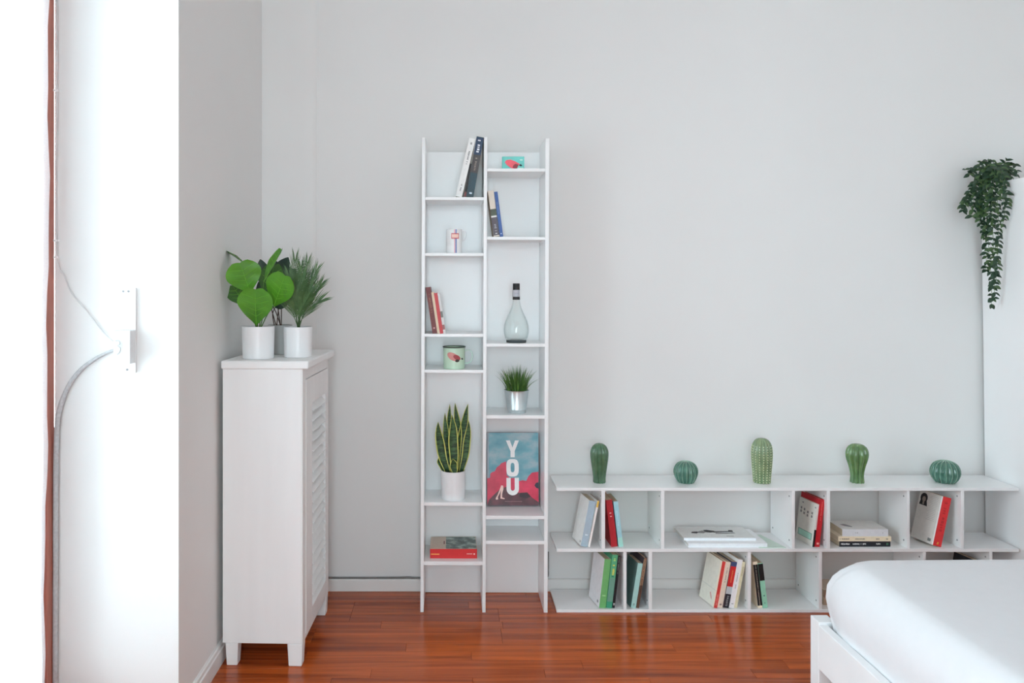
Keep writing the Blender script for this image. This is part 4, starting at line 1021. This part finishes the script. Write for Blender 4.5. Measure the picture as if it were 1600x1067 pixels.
# palm
Yp = 2.90; cx0 = 465.6; O0 = Vector((X(cx0, Yp), Yp, ZT)); k_ = Yp / F
pm = thing('potted_palm', 'small feathery palm in a white pot near the louvred door', 'plant', (X(cx0, Yp), Yp, ZT))
hp = 0.1115; pot(pm, 22.0 * k_, hp, m_ceramic, 0.965, 50)
RP = random.Random(11)
def frond(tipx, tipy, tipY, bowx, bowy, ll=0.074, n=16):
    tip = rel(tipx, tipy, tipY); foot = Vector((RP.uniform(-.006, .006), RP.uniform(-.008, .008), hp - .006))
    mid = foot.lerp(tip, 0.55) + Vector((bowx, bowy, 0.022))
    pts = smoothpath([foot, foot.lerp(mid, .5) + Vector((bowx * .3, bowy * .3, .006)), mid, tip], 10)
    b = MB(); m_ = len(pts); b.tube(pts, [0.0016 * (1 - .75 * i / m_) for i in range(m_)], 5)
    view = Vector((RP.uniform(-.3, .3), -1, RP.uniform(-.1, .3))).normalized()
    for q in range(n):
        u = 0.26 + 0.74 * q / (n - 1); f_ = u * (m_ - 1); i = min(int(f_), m_ - 2); p = pts[i].lerp(pts[i + 1], f_ - i)
        tg = (pts[i + 1] - pts[i]).normalized(); sd = tg.cross(view).normalized()
        L = ll * (0.5 + 0.8 * math.sin(PI * min(1, 0.2 + 0.72 * u)) ** 1) * RP.uniform(.85, 1.1)
        for sg in (-1, 1):
            d_ = (tg * (0.95 + .5 * u) + sd * sg * (0.58 - .25 * u) + view * RP.uniform(-.12, .2)).normalized()
            wv = d_.cross(view).normalized() * 0.0016
            e_ = p + d_ * L; md_ = p + d_ * L * .5 + Vector((0, 0, .002))
            b.add([p - wv * .5, p + wv * .5, md_ + wv, md_ - wv, e_], [(0, 1, 2, 3), (3, 2, 4)])
    b.build('frond', m_palm, pm, fix=False)
for a in ((461, 408, 2.89, -.008, .0), (480, 412, 2.90, -.004, .01), (493, 424, 2.89, -.004, -.01), (500, 446, 2.88, .0, -.012), (500, 470, 2.87, .004, -.01), (452, 432, 2.87, -.004, -.015), (448, 462, 2.86, -.006, -.012), (472, 432, 2.85, .0, -.02), (486, 452, 2.85, .002, -.02),
          (462, 458, 2.83, -.002, -.02), (476, 475, 2.83, .002, -.016), (470, 420, 2.96, .0, .02), (488, 436, 2.96, .0, .02), (458, 445, 2.97, .0, .02)):
    frond(*a)

# ================================================================== TRAILING PLANT ON THE WARDROBE
WX, WY, WZ = 2.372, 3.374, 1.7754
hg = thing('trailing_plant', 'trailing plant with small dark leaves hanging from the wardrobe top', 'plant', (WX, WY, WZ + 0.0004))
O0 = Vector((WX, WY, WZ + 0.0004)); RV = random.Random(21)
b = MB(); b.lathe([(.030, 0), (.032, .002), (.040, .058), (.041, .062), (.038, .062), (.036, .052), (.001, .052)], 28); b.build('pot', M('dark_green_pot', (0.03, 0.04, 0.035, 1), 0.5), hg, smooth='angle')
def ivy_leaf_mesh():
    b = MB(); L = 0.023; n = 6
    for i in range(n + 1):
        t_ = i / n; w_ = 0.0063 * math.sin(PI * (0.03 + .96 * t_ ** .85)) ** .8
        for u in (-1, 0, 1): b.v.append((w_ * u, L * t_, 0.0022 * abs(u) * w_ / .0063 - 0.005 * t_ * t_))
    for i in range(n):
        for j in range(2): a = 3 * i + j; b.f.append([a, a + 1, a + 4, a + 3]); b.m.append(0)
    return b
lms = []
for m_ in (m_ivy, m_ivy, m_ivy2):
    o = ivy_leaf_mesh().build('leaf', m_, None, smooth=True, fix=False); lms.append(o.data); bpy.data.objects.remove(o)
def vine(pts, dens=0.0125, start=0.0):
    P3 = smoothpath([rel(*p) for p in pts], 8)
    b = MB(); b.tube(P3, 0.0009, 5); v = b.build('vine', m_stem, hg, smooth=True)
    acc = 0; nxt = start
    for i in range(len(P3) - 1):
        seg = (P3[i + 1] - P3[i]); acc += seg.length
        if acc >= nxt:
            nxt = acc + dens * RV.uniform(.8, 1.25); tg = seg.normalized()
            for sg in (-1, 1):
                side = Vector((sg * RV.uniform(.4, 1), RV.uniform(-.9, .1), RV.uniform(-.6, .35)))
                d_ = (side.normalized() * 0.9 + tg * 0.5).normalized()
                up = Vector((RV.uniform(-.5, .3), -0.8, RV.uniform(.2, .9))); up = (up - d_ * up.dot(d_)).normalized()
                xa = d_.cross(up).normalized()
                mtx = Matrix((xa, d_, up)).transposed().to_4x4(); s_ = RV.uniform(.85, 1.3)
                wp = O0 + P3[i] + d_ * 0.02
                lim = 2.3367 - 0.0126 * wp.z - 0.004
                o = bpy.data.objects.new('leaf', RV.choice(lms)); COL.objects.link(o); o.parent = v
                loc = P3[i].copy()
                if wp.z < WZ and wp.x > lim:
                    mtx = Matrix((Vector((0, 0, 1)), Vector((-.5, -.8, -.3)).normalized(), Vector((-.8, .5, 0)).normalized())).transposed().to_4x4()
                o.matrix_local = Matrix.Translation(loc) @ mtx.to_3x3().orthogonalize_to_4x4() if False else Matrix.Translation(loc) @ mtx @ Matrix.Scale(s_, 4)
S = (1562, 266, 3.372)
V = [
 [S, (1545, 258, 3.34), (1525, 280, 3.32), (1508, 315, 3.31), (1502, 320, 3.31)],
 [S, (1550, 256, 3.33), (1532, 272, 3.31), (1522, 300, 3.30), (1518, 340, 3.30)],
 [S, (1540, 262, 3.35), (1520, 268, 3.34), (1512, 274, 3.33)],
 [S, (1548, 262, 3.32), (1535, 290, 3.30), (1530, 330, 3.29), (1531, 356, 3.29)],
 [S, (1552, 262, 3.31), (1540, 290, 3.29), (1538, 340, 3.29), (1541, 400, 3.29), (1540, 425, 3.29)],
 [S, (1552, 262, 3.30), (1545, 300, 3.28), (1544, 370, 3.28), (1549, 440, 3.28), (1549, 482, 3.28)],
 [S, (1556, 262, 3.29), (1550, 310, 3.26), (1552, 380, 3.26), (1554, 430, 3.26), (1553, 468, 3.27)],
 [S, (1560, 262, 3.29), (1558, 300, 3.25), (1560, 350, 3.245), (1558, 400, 3.25), (1556, 440, 3.26)],
 [S, (1564, 264, 3.28), (1566, 300, 3.235), (1570, 330, 3.23), (1566, 352, 3.235)],
 [S, (1566, 266, 3.27), (1571, 290, 3.23), (1574, 318, 3.225)],
 [S, (1576, 262, 3.36), (1586, 266, 3.35), (1592, 270, 3.35)],
 [S, (1574, 258, 3.36), (1580, 256, 3.36), (1586, 258, 3.35)],
 [S, (1572, 262, 3.31), (1582, 268, 3.30), (1588, 274, 3.30)],
 [S, (1568, 258, 3.31), (1576, 266, 3.29), (1580, 278, 3.285)],
 [S, (1550, 250, 3.36), (1520, 262, 3.34), (1506, 266, 3.33)],
 [S, (1545, 262, 3.34), (1518, 300, 3.32), (1506, 318, 3.31), (1503, 330, 3.31)],
 [S, (1570, 256, 3.37), (1572, 250, 3.37)],
 [S, (1548, 256, 3.37), (1534, 254, 3.37), (1532, 252, 3.37)],
 [S, (1552, 260, 3.33), (1537, 285, 3.30), (1527, 320, 3.295), (1535, 335, 3.29)],
 [S, (1550, 262, 3.32), (1548, 290, 3.29), (1550, 330, 3.275), (1546, 360, 3.275)],
 [S, (1556, 258, 3.33), (1545, 270, 3.30), (1536, 310, 3.295), (1534, 345, 3.29), (1538, 372, 3.29)]]
for i, v_ in enumerate(V): vine(v_, 0.0115 if i not in (5, 6) else 0.0145, 0.018)

# ================================================================== FITTINGS ON THE DOOR REVEAL
Yr = REV
def RX(px, Y=Yr): return X(px, Y)
t = thing('strap_winder', 'white shutter strap winder with a grey sided box on the reveal', 'strap winder', (RX(200), Yr, Z(516, Yr)))
x0, x1 = RX(185.5) - RX(200), RX(214) - RX(200)
BX('plate', m_fitting, t, x0, x1, -0.010, -0.0002, Z(582, Yr) - Z(516, Yr), Z(450, Yr) - Z(516, Yr), 0.0015)
BX('winder_box', M('winder_box_plastic', (0.74, 0.75, 0.76, 1), 0.5), t, x1 - 0.050, x1, -0.050, -0.0102, Z(566, Yr) - Z(516, Yr), Z(515, Yr) - Z(516, Yr), 0.002)
zc_ = Z(540, Yr) - Z(516, Yr); xc_ = x1 - 0.036
b = MB(); b.tube(smoothpath([(xc_ - .006, -.052, zc_ + .018), (xc_ + .004, -.055, zc_ + .019), (xc_ + .008, -.056, zc_ + .010), (xc_ + .001, -.055, zc_ + .004), (xc_ + .009, -.056, zc_ - .003), (xc_ + .007, -.055, zc_ - .014), (xc_ - .002, -.052, zc_ - .022)], 5), 0.0016, 7); b.build('cord_guide', m_greyplastic, t, smooth=True)
b = MB()
for (xx, zz) in ((x0 + .018, 0.118), (x0 + .034, 0.118), (x0 + .030, -0.118)):
    b.tube([(xx, -.010, zz), (xx, -.0118, zz)], 0.0034, 10)
b.build('screw', m_screw, t)
# thin cable from the top to the winder
b = MB(); pts = [P(88, 0, Yr - .006), P(90, 140, Yr - .006), P(88, 280, Yr - .006), P(90, 404, Yr - .006), P(101, 432, Yr - .006), P(112, 458, Yr - .006), P(135, 485, Yr - .006), P(158, 515, Yr - .006), P(174, 531, Yr - .006), P(182, 537, Yr - .008)]
pts[0].z = 2.55
b.tube(smoothpath(pts, 5), 0.0019, 6); o = b.build('thin_cable', M('white_cable', (0.66, 0.66, 0.66, 1), 0.5), smooth=True)
tag(o, 'thin whitish cable running down the reveal to the strap winder', 'cable')
b = MB()
for py in (142, 376, 402): b.box(X(84, Yr), X(93, Yr), Yr - 0.009, Yr - 0.0002, Z(py + 1.5, Yr), Z(py - 1.5, Yr))
o = b.build('cable_clip', m_fitting); tag(o, 'small white clips holding the thin cable beside the wooden jamb', 'clip', kind='stuff')
# grey strap curving down to the floor
pts = smoothpath([P(183, 546, Yr - .012), P(172, 549, Yr - .010), P(150, 560, Yr - .010), P(128, 576, Yr - .010), P(110, 598, Yr - .010), P(98, 624, Yr - .010), P(91, 652, Yr - .010), P(88.4, 690, Yr - .010), P(87.4, 760, Yr - .010), P(87.0, 900, Yr - .010), P(86.5, 1060, Yr - .010)], 6)
pts[-1].z = 0.004
b = MB(); n_ = len(pts)
b.tube(pts, [0.0035 + 0.0045 * min(1, i / 30) for i in range(n_)], 8)
o = b.build('conduit', m_strap, smooth=True); tag(o, 'grey conduit curving from the strap winder down to the floor', 'conduit')
# dark cable lying on the back baseboard, rising beside the tall bookcase
b = MB(); yy = YB - 0.0052
b.tube(smoothpath([(-0.56, yy, bh + .0052), (-0.40, yy, bh + .0046), (-0.25, yy, bh + .0050), (-0.19, yy, bh + .0066), (-0.14, yy, bh + .0048), (0.1, yy, bh + .0048), (0.36, yy, bh + .0048), (0.418, yy, bh + .006), (0.4235, yy, bh + .04), (0.4245, yy, 0.12), (0.4245, yy, 0.17)], 6), 0.0042, 7)
o = b.build('dark_cable', m_dark, smooth=True); tag(o, 'dark grey cable lying along the top of the back baseboard', 'cable')
